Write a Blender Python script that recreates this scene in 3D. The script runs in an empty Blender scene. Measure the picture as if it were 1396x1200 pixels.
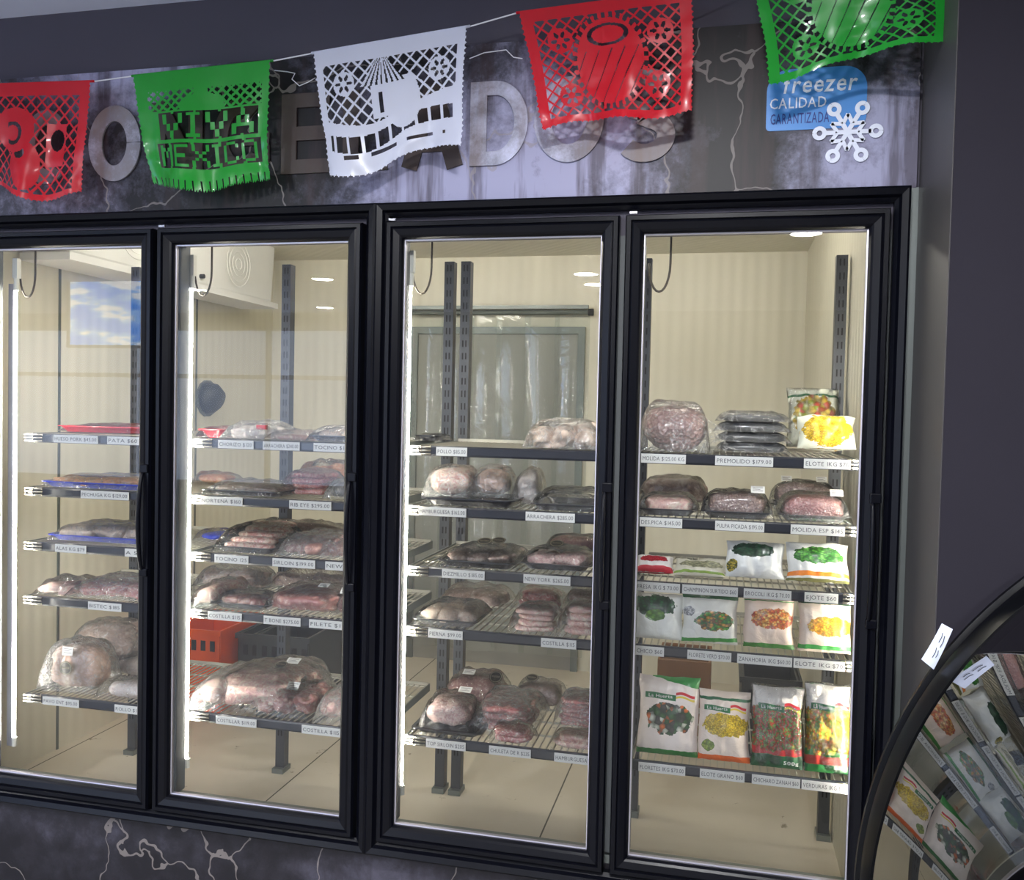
import bpy, bmesh, math, random
from mathutils import Vector, Matrix, noise
R = random.Random(7)
sc = bpy.context.scene
COL = sc.collection
PI = math.pi
# ------------------------------------------------------------------ camera
CAM = Vector((-0.37630822, -2.67544908, 1.62330498)); YAW, PITCH, ROLL, FPX = -0.230417245, -0.0322853794, 0.0220260496, 1228.88479
W_, H_ = 1396.0, 1200.0
fwd = Vector((math.sin(YAW)*math.cos(PITCH), math.cos(YAW)*math.cos(PITCH), math.sin(PITCH)))
r0 = Vector((math.cos(YAW), -math.sin(YAW), 0)); u0 = r0.cross(fwd)
rgt = math.cos(ROLL)*r0 + math.sin(ROLL)*u0; upv = -math.sin(ROLL)*r0 + math.cos(ROLL)*u0
cam = bpy.data.cameras.new('camera'); camo = bpy.data.objects.new('camera', cam); COL.objects.link(camo)
cam.sensor_width = 36; cam.sensor_fit = 'HORIZONTAL'; cam.lens = FPX*36/W_; cam.clip_start = .02; cam.clip_end = 200
camo.matrix_world = Matrix(((rgt.x, upv.x, -fwd.x, CAM.x), (rgt.y, upv.y, -fwd.y, CAM.y), (rgt.z, upv.z, -fwd.z, CAM.z), (0, 0, 0, 1)))
sc.camera = camo
def at(px, py, val, axis=1):
    """where the sight line through a point of the photograph meets the real plane x / y / z = val"""
    d = fwd + rgt*((px-W_/2)/FPX) - upv*((py-H_/2)/FPX)
    return CAM + d*((val-CAM[axis])/d[axis])
# ------------------------------------------------------------------ materials
def nmat(name):
    m = bpy.data.materials.new(name); m.use_nodes = True
    nt = m.node_tree; b = nt.nodes['Principled BSDF']; return m, nt, b
def mixrgb(nt, fac, a, b, blend='MIX'):
    n = nt.nodes.new('ShaderNodeMix'); n.data_type = 'RGBA'; n.blend_type = blend
    for i, v in ((0, fac), (6, a), (7, b)):
        if isinstance(v, (int, float)): n.inputs[i].default_value = v
        elif isinstance(v, tuple): n.inputs[i].default_value = (*v, 1)
        else: nt.links.new(v, n.inputs[i])
    return n.outputs[2]
def math_(nt, op, a, b=None, c=None, clamp=False):
    n = nt.nodes.new('ShaderNodeMath'); n.operation = op; n.use_clamp = clamp
    for i, v in enumerate((a, b, c)):
        if v is None: continue
        if isinstance(v, (int, float)): n.inputs[i].default_value = v
        else: nt.links.new(v, n.inputs[i])
    return n.outputs[0]
def coords(nt, which='Object'):
    return nt.nodes.new('ShaderNodeTexCoord').outputs[which]
def mapping(nt, vec, scale=(1, 1, 1), loc=(0, 0, 0), rot=(0, 0, 0)):
    n = nt.nodes.new('ShaderNodeMapping'); nt.links.new(vec, n.inputs[0])
    n.inputs['Scale'].default_value = scale; n.inputs['Location'].default_value = loc; n.inputs['Rotation'].default_value = rot
    return n.outputs[0]
def noise_(nt, vec, scale, detail=4, rough=.55, dist=0, out=0):
    n = nt.nodes.new('ShaderNodeTexNoise'); nt.links.new(vec, n.inputs['Vector'])
    n.inputs['Scale'].default_value = scale; n.inputs['Detail'].default_value = detail
    n.inputs['Roughness'].default_value = rough; n.inputs['Distortion'].default_value = dist
    return n.outputs[out]
def voro(nt, vec, scale, feature='F1', out='Distance', rnd=1):
    n = nt.nodes.new('ShaderNodeTexVoronoi'); n.feature = feature; nt.links.new(vec, n.inputs['Vector'])
    n.inputs['Scale'].default_value = scale; n.inputs['Randomness'].default_value = rnd; return n.outputs[out]
def ramp(nt, fac, stops, interp='LINEAR'):
    n = nt.nodes.new('ShaderNodeValToRGB'); nt.links.new(fac, n.inputs[0]); cr = n.color_ramp; cr.interpolation = interp
    while len(cr.elements) < len(stops): cr.elements.new(.5)
    for e, (p, c) in zip(cr.elements, stops):
        e.position = p; e.color = (*c, 1) if len(c) == 3 else c
    return n.outputs[0]
def bump(nt, b, h, strength=.3, dist=.01):
    n = nt.nodes.new('ShaderNodeBump'); nt.links.new(h, n.inputs['Height']); n.inputs['Strength'].default_value = strength
    n.inputs['Distance'].default_value = dist
    nt.links.new(n.outputs[0], b.inputs['Normal']); return n.outputs[0]
def s2l(c):
    return tuple(((v/255)/12.92 if v/255 <= .04045 else ((v/255+.055)/1.055)**2.4) for v in c)
def plain(name, rgb, rough=.5, metal=0, coat=0, bscale=None, bstr=.2, var=0, spec=None, coatr=.1):
    m, nt, b = nmat(name); c = s2l(rgb)
    b.inputs['Base Color'].default_value = (*c, 1); b.inputs['Roughness'].default_value = rough; b.inputs['Metallic'].default_value = metal
    b.inputs['Coat Weight'].default_value = coat; b.inputs['Coat Roughness'].default_value = coatr
    if spec is not None: b.inputs['Specular IOR Level'].default_value = spec
    o = coords(nt)
    if var:
        f = noise_(nt, o, 6, 4)
        nt.links.new(mixrgb(nt, f, tuple(x*(1-var) for x in c), tuple(min(1, x*(1+var)) for x in c)), b.inputs['Base Color'])
    if bscale: bump(nt, b, noise_(nt, o, bscale, 3), bstr, .004)
    return m
def emis(name, rgb, s):
    m, nt, b = nmat(name); b.inputs['Base Color'].default_value = (*s2l(rgb), 1)
    b.inputs['Emission Color'].default_value = (*s2l(rgb), 1); b.inputs['Emission Strength'].default_value = s; return m
M = {}
M['frame'] = plain('black_anodised', (8, 9, 16), .3, 0, 0, var=.2, spec=.16)
M['slot_shade'] = plain('dark_slot_shade', (8, 8, 12), .7)  # shade inside slots, put into a near-black colour
M['alu'] = plain('grey_aluminium', (112, 118, 116), .35, .5, var=.1)
M['spacer'] = plain('bright_spacer', (190, 188, 200), .35, .6)
M['steel_dk'] = plain('dark_upright_steel', (66, 68, 72), .45, .35, var=.1)
M['strip'] = plain('black_price_rail', (22, 26, 38), .3, 0, .3)
M['rail_glare'] = plain('bright_rail_glare', (215, 210, 195), .22, .85)  # tube glare on the rail ends, put into the colour
M['wire'] = plain('white_coated_wire', (175, 172, 160), .35, .3)
M['tag'] = plain('white_card', (222, 222, 220), .55)
M['ink'] = plain('grey_ink', (70, 72, 80), .6)
M['inkblack'] = plain('black_ink', (22, 22, 24), .5)
M['tube'] = emis('led_tube', (255, 248, 232), 165)
M['fill'] = emis('cold_room_fill', (255, 248, 234), 50)  # glow of the added cold room fill lights
M['mull'] = plain('dull_grey_mullion', (84, 88, 90), .6, .1, var=.1)
M['tube_off'] = plain('unlit_tube', (200, 200, 190), .3)
M['down'] = emis('downlight_disc', (244, 244, 246), 800)
M['cable'] = plain('brown_cable', (52, 44, 32), .5)
M['plug'] = plain('white_plastic_cap', (215, 215, 208), .4)
M['blacktray'] = plain('black_foam_tray', (20, 23, 32), .3, 0, .5)
M['bluetray'] = plain('blue_plastic', (18, 50, 190), .4, 0, .3)
M['redtray'] = plain('red_plastic', (205, 22, 38), .4, 0, .3)
M['redink'] = plain('red_print', (200, 36, 44), .5)
M['orangecrate'] = plain('orange_plastic', (222, 84, 24), .45)
M['darkcrate'] = plain('dark_crate_plastic', (38, 40, 42), .5)
M['carton'] = plain('brown_cardboard', (122, 88, 62), .8, var=.15)
M['white'] = plain('white_plastic', (225, 225, 222), .4, var=.04)
M['wallgrey'] = plain('dark_grey_paint', (41, 39, 46), .9, bscale=60, bstr=.08, var=.05, spec=.1)
M['columnside'] = plain('column_side_grey', (68, 66, 66), .5, .1, var=.08)  # paler grey for the column's left face
M['wallgrey_lit'] = plain('lit_grey_paint', (72, 69, 80), .75, bscale=60, bstr=.08, var=.05)  # wall grey with extra light put into its colour
M['ceil'] = plain('ceiling_paint', (205, 212, 232), .8)
M['shopfloor'] = plain('shop_floor_tile', (150, 148, 145), .4, var=.1)
M['shopwall'] = plain('shop_wall_paint', (120, 118, 122), .8)
M['string'] = plain('white_cotton_string', (225, 225, 230), .8)
M['sticker_blue'] = plain('blue_vinyl', (62, 134, 208), .4)
M['sticker_navy'] = plain('navy_ink', (24, 52, 130), .5)
M['vinyl_white'] = plain('white_vinyl', (225, 230, 245), .45)
M['casetrim'] = plain('black_case_trim', (6, 7, 10), .28, 0, 0, spec=.14)
M['casein'] = plain('dark_case_interior', (30, 30, 34), .6)
M['seal'] = plain('round_black_sticker', (14, 13, 12), .35, 0, .3)
M['sealtext'] = plain('cream_print', (168, 160, 138), .5)
M['screw'] = plain('steel_screw', (160, 160, 165), .3, .8)

def panelmat():
    m, nt, b = nmat('ribbed_cream_panel'); o = coords(nt)
    g = nt.nodes.new('ShaderNodeNewGeometry'); p = g.outputs['Position']
    w = nt.nodes.new('ShaderNodeTexWave'); w.wave_type = 'BANDS'; w.bands_direction = 'DIAGONAL'
    nt.links.new(mapping(nt, p, (1, 1, 0)), w.inputs['Vector']); w.inputs['Scale'].default_value = 9.5; w.inputs['Distortion'].default_value = .15
    n = noise_(nt, mapping(nt, p, (4, 4, .6)), 2, 3)
    c = mixrgb(nt, n, s2l((207, 203, 186)), s2l((219, 215, 199)))
    nt.links.new(mixrgb(nt, math_(nt, 'MULTIPLY', w.outputs[1], .12), c, s2l((192, 188, 171))), b.inputs['Base Color'])
    b.inputs['Roughness'].default_value = .38
    bump(nt, b, w.outputs[1], .35, .004); return m
M['panel'] = panelmat()
def floormat():
    m, nt, b = nmat('sheet_floor'); g = nt.nodes.new('ShaderNodeNewGeometry'); p = g.outputs['Position']
    n = noise_(nt, p, 3, 6, .65); c = mixrgb(nt, n, s2l((182, 174, 158)), s2l((202, 194, 179)))
    st = noise_(nt, mapping(nt, p, (1, 1, 1)), 11, 5, .7)
    c = mixrgb(nt, ramp(nt, st, [(.66, (0, 0, 0)), (.72, (1, 1, 1))]), c, s2l((120, 110, 90)))
    # sheet seams every 1.02 m
    sp = nt.nodes.new('ShaderNodeSeparateXYZ'); nt.links.new(p, sp.inputs[0])
    f = math_(nt, 'FRACT', math_(nt, 'DIVIDE', math_(nt, 'ADD', sp.outputs[0], 10.2+.97), 1.055))
    d = math_(nt, 'ABSOLUTE', math_(nt, 'SUBTRACT', f, .675))
    c = mixrgb(nt, math_(nt, 'LESS_THAN', d, .0028), c, s2l((62, 56, 46)))
    nt.links.new(c, b.inputs['Base Color']); b.inputs['Roughness'].default_value = .45
    bump(nt, b, n, .15, .004); return m
M['floor'] = floormat()
def cement(name, lo, hi, blobs=(), brown=(46, 34, 36), streak=.5, rough=.45, crack=True):
    """printed worn-cement graphic: mottled light clouds (blobs: x, z, rx, rz, gain), brown streaks and pale cracks"""
    m, nt, b = nmat(name); g = nt.nodes.new('ShaderNodeNewGeometry'); p = g.outputs['Position']
    sp = nt.nodes.new('ShaderNodeSeparateXYZ'); nt.links.new(p, sp.inputs[0])
    n1 = noise_(nt, p, 5.5, 9, .68, .3); n2 = noise_(nt, p, 22, 8, .75)
    acc = math_(nt, 'MULTIPLY', math_(nt, 'SUBTRACT', n1, .5), 1.9)
    acc = math_(nt, 'ADD', acc, math_(nt, 'MULTIPLY', math_(nt, 'SUBTRACT', n2, .5), 1.1))
    acc = math_(nt, 'ADD', acc, .12)
    for (x, z, rx, rz, gain) in blobs:
        dx = math_(nt, 'DIVIDE', math_(nt, 'SUBTRACT', sp.outputs[0], x), rx); dz = math_(nt, 'DIVIDE', math_(nt, 'SUBTRACT', sp.outputs[2], z), rz)
        e = math_(nt, 'SUBTRACT', 1.0, math_(nt, 'ADD', math_(nt, 'MULTIPLY', dx, dx), math_(nt, 'MULTIPLY', dz, dz)), clamp=True)
        acc = math_(nt, 'ADD', acc, math_(nt, 'MULTIPLY', e, gain))
    acc = math_(nt, 'ADD', acc, 0, clamp=True)
    c = ramp(nt, acc, [(0, s2l(lo)), (.35, s2l(tuple((a+b_)/2.5 for a, b_ in zip(lo, hi)))), (1, s2l(hi))])
    s = noise_(nt, mapping(nt, p, (7, 1, .7)), 1.6, 5, .6)
    c = mixrgb(nt, math_(nt, 'MULTIPLY', ramp(nt, s, [(.5, (0, 0, 0)), (.62, (1, 1, 1))]), streak), c, s2l(brown))
    if crack:
        dv = nt.nodes.new('ShaderNodeVectorMath'); dv.operation = 'ADD'
        nn = noise_(nt, p, 5, 3, .5, 0, 1); nt.links.new(mapping(nt, nn, (.28, .28, .28)), dv.inputs[0]); nt.links.new(p, dv.inputs[1])
        v = voro(nt, dv.outputs[0], 1.9, 'DISTANCE_TO_EDGE')
        c = mixrgb(nt, math_(nt, 'MULTIPLY', math_(nt, 'LESS_THAN', v, .005), .5), c, s2l((150, 142, 138)))
    nt.links.new(c, b.inputs['Base Color']); b.inputs['Roughness'].default_value = rough; b.inputs['Specular IOR Level'].default_value = .3
    return m
M['header'] = cement('worn_cement_print', (17, 14, 18), (160, 160, 188),
    [(-.95, 2.36, .6, .3, 1.0), (-1.3, 2.3, .4, .12, .5), (.02, 2.32, .28, .25, .9), (.1, 2.55, .14, .3, .4), (-2.35, 2.72, .5, .18, .9), (-2.7, 2.3, .35, .16, .3), (-.95, 2.7, .3, .2, .35),
     (-.45, 2.5, .25, .4, -.5), (-1.9, 2.45, .4, .5, -.35)], (50, 36, 38), .7)
M['kick'] = cement('dark_stone_print', (26, 24, 29), (74, 72, 84), [(-1.3, .1, .5, .1, .7), (-2.6, .12, .5, .07, .35)], (36, 32, 38), .4)
M['lettercem'] = cement('letter_cement_print', (128, 122, 124), (205, 208, 232), [(-1.0, 2.5, .3, .3, .6), (-.5, 2.4, .2, .3, -.4), (-2.4, 2.5, .4, .4, .15)], (120, 98, 84), .4, crack=False)
M['letterbrown'] = cement('letter_brown_print', (66, 56, 53), (104, 94, 88), [], (70, 52, 46), .4, crack=False)

def glassmat(name, tint=(.97, .985, .98), ior=1.45, rough=0.0, haze=0.0, gain=1.0):
    m = bpy.data.materials.new(name); m.use_nodes = True; nt = m.node_tree; nt.nodes.clear()
    out = nt.nodes.new('ShaderNodeOutputMaterial'); tr = nt.nodes.new('ShaderNodeBsdfTransparent'); tr.inputs[0].default_value = (*tint, 1)
    gl = nt.nodes.new('ShaderNodeBsdfAnisotropic'); gl.inputs['Roughness'].default_value = rough
    fr = nt.nodes.new('ShaderNodeFresnel'); fr.inputs[0].default_value = ior
    mx = nt.nodes.new('ShaderNodeMixShader'); nt.links.new(math_(nt, 'MULTIPLY', fr.outputs[0], gain, clamp=True), mx.inputs[0]); nt.links.new(tr.outputs[0], mx.inputs[1]); nt.links.new(gl.outputs[0], mx.inputs[2])
    last = mx.outputs[0]
    if haze:
        df = nt.nodes.new('ShaderNodeBsdfDiffuse'); m2 = nt.nodes.new('ShaderNodeMixShader'); m2.inputs[0].default_value = haze
        df.inputs[0].default_value = (.8, .8, .8, 1)
        nt.links.new(last, m2.inputs[1]); nt.links.new(df.outputs[0], m2.inputs[2]); last = m2.outputs[0]
    nt.links.new(last, out.inputs[0]); return m, nt, gl, fr
M['glass'] = glassmat('door_glass', ior=1.5)[0]
def filmmat(name, haze, rough=.16, bs=22, strength=.6, tint=(.97, .97, .97), gain=1.6, crinkle=.0):
    m, nt, gl, fr = glassmat(name, tint, 1.5, rough, max(haze, .001), gain)
    n = nt.nodes.new('ShaderNodeBump'); o = coords(nt); h = noise_(nt, o, bs, 5, .6, .8)
    oi = nt.nodes.new('ShaderNodeObjectInfo'); va = nt.nodes.new('ShaderNodeVectorMath'); va.operation = 'ADD'; nt.links.new(o, va.inputs[0]); nt.links.new(oi.outputs['Location'], va.inputs[1])
    fold = math_(nt, 'ABSOLUTE', math_(nt, 'SUBTRACT', noise_(nt, va.outputs[0], bs, 4, .6, 1.2), .5))
    nt.links.new(fold, n.inputs['Height']); n.inputs['Strength'].default_value = strength; n.inputs['Distance'].default_value = .02
    nt.links.new(n.outputs[0], gl.inputs['Normal']); nt.links.new(n.outputs[0], fr.inputs['Normal'])
    if crinkle:
        mx = [q for q in nt.nodes if q.type == 'MIX_SHADER' and q.inputs[2].links and q.inputs[2].links[0].from_node.type == 'BSDF_DIFFUSE'][0]
        k = ramp(nt, fold, [(0, (1, 1, 1)), (.022, (.0, .0, .0))])
        nt.links.new(math_(nt, 'ADD', math_(nt, 'MULTIPLY', k, crinkle), haze), mx.inputs[0])
    return m
M['film'] = filmmat('clear_cling_film', .0, .1, 30, .5, (.985,.985,.985), 1.0, .22)
M['bagfilm'] = filmmat('clear_plastic_bag', .07, .12, 17, .9, (.98,.98,.98), 1.3, .3)
M['cleartray'] = filmmat('clear_plastic_tray', .1, .08, 10, .3)
M['stripcurtain'] = filmmat('strip_curtain_vinyl', .05, .12, 2.2, .35, (.9, .93, .92))
M['caseglass'] = glassmat('curved_case_glass', (.5, .55, .55), 2.3, 0, 0, 1.9)[0]

def meat(name, lean, mid, fat, scale=18, fatpos=.6, wet=.55, vor=0, bstr=.5, wid=.08):
    m, nt, b = nmat(name); o = coords(nt)
    oi = nt.nodes.new('ShaderNodeObjectInfo'); va = nt.nodes.new('ShaderNodeVectorMath'); va.operation = 'ADD'; nt.links.new(o, va.inputs[0]); nt.links.new(oi.outputs['Location'], va.inputs[1]); o = va.outputs[0]
    n = noise_(nt, o, scale*3.2, 7, .66, 1.4)
    pal = lambda q: tuple(v+(222-v)*.27 for v in q)
    lean, mid, fat = pal(lean), pal(mid), pal(fat)
    c = ramp(nt, n, [(.34, s2l(lean)), (.46, s2l(mid)), (fatpos-.08, s2l(mid)), (fatpos-.03+wid*.5, s2l(fat))])
    if vor:
        v = voro(nt, o, vor*2.2); c = mixrgb(nt, ramp(nt, v, [(.1, (0, 0, 0)), (.6, (1, 1, 1))]), c, s2l(lean)); bump(nt, b, v, bstr, .01)
    else: bump(nt, b, n, bstr, .008)
    nt.links.new(c, b.inputs['Base Color']); b.inputs['Roughness'].default_value = .38; b.inputs['Coat Weight'].default_value = wet
    b.inputs['Coat Roughness'].default_value = .14; b.inputs['Subsurface Weight'].default_value = 0
    return m
M['beef'] = meat('dark_beef', (92, 44, 46), (128, 74, 70), (190, 160, 142), 16, .62)
M['beefred'] = meat('red_beef', (140, 44, 52), (178, 86, 84), (222, 188, 172), 18, .6)
M['brownmeat'] = meat('brown_frozen_meat', (92, 62, 56), (134, 100, 88), (176, 150, 132), 14, .6)
M['pork'] = meat('pink_pork', (184, 116, 108), (212, 156, 142), (232, 208, 186), 12, .58)
M['porkfat'] = meat('pork_fat', (214, 186, 160), (226, 202, 178), (236, 216, 196), 10, .6)
M['bacon'] = meat('bacon_slices', (172, 84, 78), (206, 128, 112), (232, 196, 172), 14, .52)
M['chicken'] = meat('pale_chicken', (208, 168, 140), (224, 190, 164), (236, 214, 192), 14, .6)
M['orangemeat'] = meat('orange_marinated_meat', (196, 96, 50), (222, 130, 70), (236, 176, 120), 16, .6)
M['mincepink'] = meat('pink_mince', (170, 90, 90), (204, 136, 130), (226, 184, 172), 30, .58, vor=70)
M['mincebrown'] = meat('brown_mince', (104, 72, 66), (142, 106, 98), (186, 160, 148), 30, .58, vor=60)
M['groundbag'] = meat('ground_meat', (142, 88, 84), (176, 122, 112), (206, 170, 156), 26, .56, vor=34, bstr=.8)
M['ham'] = meat('netted_ham', (160, 112, 88), (188, 144, 118), (206, 172, 148), 12, .6, vor=26, bstr=.6)
M['hamslice'] = meat('marbled_meat_slice', (176, 112, 110), (204, 148, 142), (228, 194, 182), 26, .54)
M['whitemeat'] = meat('frosted_white_meat', (206, 184, 176), (222, 206, 198), (238, 232, 226), 14, .6)
M['ribs'] = meat('rib_meat', (142, 66, 60), (176, 104, 90), (222, 190, 166), 34, .54, vor=22)
M['darkfilm'] = plain('dark_vacuum_pack', (52, 55, 62), .3, .0, .8, 30, .5, .2)
M['cornyellow'] = meat('yellow_corn', (206, 160, 20), (234, 192, 40), (246, 220, 110), 40, .6, .3, 60)
def printmat(name, base=(226, 224, 220), patches=(), bands=(), rough=.4, top=None, wr=18):
    """printed plastic bag. patches: (cx, cz, rx, rz, [colours], cell scale); bands: (z0, z1, colour, slope) in the bag's own 0..1 frame"""
    m, nt, b = nmat(name); gco = coords(nt, 'Generated'); sp = nt.nodes.new('ShaderNodeSeparateXYZ'); nt.links.new(gco, sp.inputs[0])
    x, z = sp.outputs[0], sp.outputs[2]
    c = mixrgb(nt, noise_(nt, gco, 3, 3), s2l(base), s2l(tuple(min(255, v+8) for v in base)))
    wob = noise_(nt, gco, 4, 2)
    for (z0, z1, colr, sl) in bands:
        zz = math_(nt, 'ADD', math_(nt, 'ADD', z, math_(nt, 'MULTIPLY', x, -sl)), math_(nt, 'MULTIPLY', math_(nt, 'SUBTRACT', wob, .5), .05))
        k = math_(nt, 'MULTIPLY', math_(nt, 'GREATER_THAN', zz, z0), math_(nt, 'LESS_THAN', zz, z1)); c = mixrgb(nt, k, c, s2l(colr))
    for (cx, cz, rx, rz, cols, scl) in patches:
        n = math_(nt, 'SUBTRACT', noise_(nt, gco, 7, 3, .6), .5)
        dx = math_(nt, 'DIVIDE', math_(nt, 'SUBTRACT', x, cx), rx); dz = math_(nt, 'DIVIDE', math_(nt, 'SUBTRACT', z, cz), rz)
        e = math_(nt, 'ADD', math_(nt, 'ADD', math_(nt, 'MULTIPLY', dx, dx), math_(nt, 'MULTIPLY', dz, dz)), math_(nt, 'MULTIPLY', n, 1.6))
        k = math_(nt, 'LESS_THAN', e, 1.0)
        vc = voro(nt, mapping(nt, gco, (1, .0, 1.3)), scl*1.7, out='Color'); s2 = nt.nodes.new('ShaderNodeSeparateColor'); nt.links.new(vc, s2.inputs[0])
        stops = [((i+.0)/len(cols), s2l(cc)) for i, cc in enumerate(cols)]
        pc = ramp(nt, s2.outputs[0], stops, 'CONSTANT')
        vd = voro(nt, mapping(nt, gco, (1, .0, 1.3)), scl*1.7)
        pc = mixrgb(nt, ramp(nt, vd, [(.15, (0, 0, 0)), (.75, (.75, .75, .75))]), pc, s2l(tuple(v*.45 for v in cols[0])))
        c = mixrgb(nt, k, c, pc)
    nt.links.new(c, b.inputs['Base Color']); b.inputs['Roughness'].default_value = rough; b.inputs['Coat Weight'].default_value = .35
    b.inputs['Coat Roughness'].default_value = .2
    o = coords(nt); bump(nt, b, noise_(nt, o, wr, 4, .55, .8), .5, .012); return m
def plastic_sheet(name, rgb):
    m = bpy.data.materials.new(name); m.use_nodes = True; nt = m.node_tree; b = nt.nodes['Principled BSDF']; out = nt.nodes['Material Output']
    c = s2l(rgb); b.inputs['Base Color'].default_value = (*c, 1); b.inputs['Roughness'].default_value = .28; b.inputs['Coat Weight'].default_value = .3
    tl = nt.nodes.new('ShaderNodeBsdfTranslucent'); tl.inputs[0].default_value = (*c, 1); mx = nt.nodes.new('ShaderNodeMixShader'); mx.inputs[0].default_value = .35
    nt.links.new(b.outputs[0], mx.inputs[1]); nt.links.new(tl.outputs[0], mx.inputs[2]); nt.links.new(mx.outputs[0], out.inputs[0]); return m
M['pred'] = plastic_sheet('red_plastic_sheet', (222, 20, 40)); M['pgreen'] = plastic_sheet('green_plastic_sheet', (34, 168, 52)); M['pwhite'] = plastic_sheet('white_plastic_sheet', (236, 240, 255))
# ------------------------------------------------------------------ mesh helpers
class MB:
    def __init__(s): s.v = []; s.f = []; s.m = []; s.cur = 0
    def add(s, vs, fs):
        b = len(s.v); s.v += [tuple(v) for v in vs]; s.f += [tuple(b+i for i in f) for f in fs]; s.m += [s.cur]*len(fs); return s
    def box(s, a, b):
        x0, y0, z0 = a; x1, y1, z1 = b
        return s.add([(x0, y0, z0), (x1, y0, z0), (x1, y1, z0), (x0, y1, z0), (x0, y0, z1), (x1, y0, z1), (x1, y1, z1), (x0, y1, z1)],
                     [(0, 3, 2, 1), (4, 5, 6, 7), (0, 1, 5, 4), (1, 2, 6, 5), (2, 3, 7, 6), (3, 0, 4, 7)])
    def tube(s, pts, r, n=8, closed=False):
        pts = [Vector(p) for p in pts]; k = len(pts); vs = []; fs = []
        up = Vector((0, 0, 1)); prev = None
        for i, p in enumerate(pts):
            a = pts[(i-1) % k] if (i or closed) else p; b = pts[(i+1) % k] if (i < k-1 or closed) else p
            t = (b-a).normalized()
            if prev is None: nx = t.cross(up if abs(t.z) < .9 else Vector((1, 0, 0))).normalized()
            else: nx = (prev - t*prev.dot(t)).normalized()
            prev = nx; ny = t.cross(nx)
            rr = r[i] if isinstance(r, (list, tuple)) else r
            for j in range(n): vs.append(p + nx*rr*math.cos(2*PI*j/n) + ny*rr*math.sin(2*PI*j/n))
        for i in range(k if closed else k-1):
            for j in range(n):
                a, b = i*n+j, i*n+(j+1) % n; c, d = ((i+1) % k)*n+(j+1) % n, ((i+1) % k)*n+j; fs.append((a, b, c, d))
        if not closed: fs.append(tuple(range(n-1, -1, -1))); fs.append(tuple(range((k-1)*n, k*n)))
        return s.add(vs, fs)
    def grid(s, fn, nu, nv, closeu=False):
        vs = [fn(i/nu, j/nv) for j in range(nv+1) for i in range(nu+1)]
        fs = [(j*(nu+1)+i, j*(nu+1)+i+1, (j+1)*(nu+1)+i+1, (j+1)*(nu+1)+i) for j in range(nv) for i in range(nu)]
        return s.add(vs, fs)
    def ring(s, x0, x1, z0, z1, prof):
        """sweep a profile (outward offset, y) round a rectangle with mitred corners"""
        vs = []; n = len(prof)
        for (cx, cz, sx, sz) in ((x0, z0, -1, -1), (x1, z0, 1, -1), (x1, z1, 1, 1), (x0, z1, -1, 1)):
            for (o, y) in prof: vs.append((cx+sx*o, y, cz+sz*o))
        fs = []
        for k in range(4):
            for i in range(n-1):
                a, b = k*n+i, k*n+i+1; c, d = ((k+1) % 4)*n+i+1, ((k+1) % 4)*n+i; fs.append((a, d, c, b))
        return s.add(vs, fs)
    def xf(s, mtx):
        s.v = [tuple(mtx @ Vector(v)) for v in s.v]; return s
    def build(s, name, mats, parent=None, smooth=False, fix=False, sharp=False):
        me = bpy.data.meshes.new(name); me.from_pydata(s.v, [], s.f)
        mats = mats if isinstance(mats, (list, tuple)) else [mats]
        for m in mats: me.materials.append(M[m] if isinstance(m, str) else m)
        if len(mats) > 1: me.polygons.foreach_set('material_index', s.m)
        if smooth: me.polygons.foreach_set('use_smooth', [True]*len(me.polygons))
        if sharp: me.set_sharp_from_angle(angle=.6)
        if fix:
            bm = bmesh.new(); bm.from_mesh(me); bmesh.ops.remove_doubles(bm, verts=bm.verts, dist=1e-5); bmesh.ops.recalc_face_normals(bm, faces=bm.faces); bm.to_mesh(me); bm.free()
        me.update()
        o = bpy.data.objects.new(name, me); COL.objects.link(o)
        if parent is not None: o.parent = parent
        return o
def bevel(o, w=.004, seg=2):
    m = o.modifiers.new('bevel', 'BEVEL'); m.width = w; m.segments = seg; m.limit_method = 'ANGLE'; return o
def thing(name, label, cat, loc=(0, 0, 0), rz=0, group=None):
    o = bpy.data.objects.new(name, None); COL.objects.link(o); o.location = loc; o.rotation_euler = (0, 0, rz); o.empty_display_size = .05
    o['label'] = label; o['category'] = cat
    if group: o['group'] = group
    return o
def tag(o, label, cat, group=None):
    o['label'] = label; o['category'] = cat
    if group: o['group'] = group
    return o
def struct(o): o['kind'] = 'structure'; return o
# glyphs of the built-in font, cached
GL = {}
def glyph(ch, off=0.0):
    k = (ch, off)
    if k not in GL:
        cu = bpy.data.curves.new('g', 'FONT'); cu.body = ch; cu.resolution_u = 2; cu.offset = off
        o = bpy.data.objects.new('g', cu); COL.objects.link(o); bpy.context.view_layer.update()
        me = bpy.data.meshes.new_from_object(o.evaluated_get(bpy.context.evaluated_depsgraph_get()))
        vs = [(v.co.x, v.co.y) for v in me.vertices]; fs = [tuple(p.vertices) for p in me.polygons]
        adv = max([v[0] for v in vs] or [.25]) + .07
        GL[k] = (vs, fs, adv); bpy.data.objects.remove(o); bpy.data.curves.remove(cu); bpy.data.meshes.remove(me)
    return GL[k]
def text_mb(mb, s, x, z, w, h, y, off=0.0, fn=None, shear=0):
    """flat text facing -y inside the box x..x+w, z..z+h"""
    tot = 0; parts = []
    for ch in s:
        if ch == ' ': tot += .3; continue
        g = glyph(ch, off); parts.append((g, tot)); tot += g[2]
    sx = w/max(tot, .01); sz = h/.72
    for g, t in parts:
        vs = []
        for (a, b) in g[0]:
            X = x+(a+t)*sx+shear*b*sz; Z = z+b*sz; vs.append((X, fn(X, Z) if fn else y, Z))
        mb.add(vs, g[1])
    return mb
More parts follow.
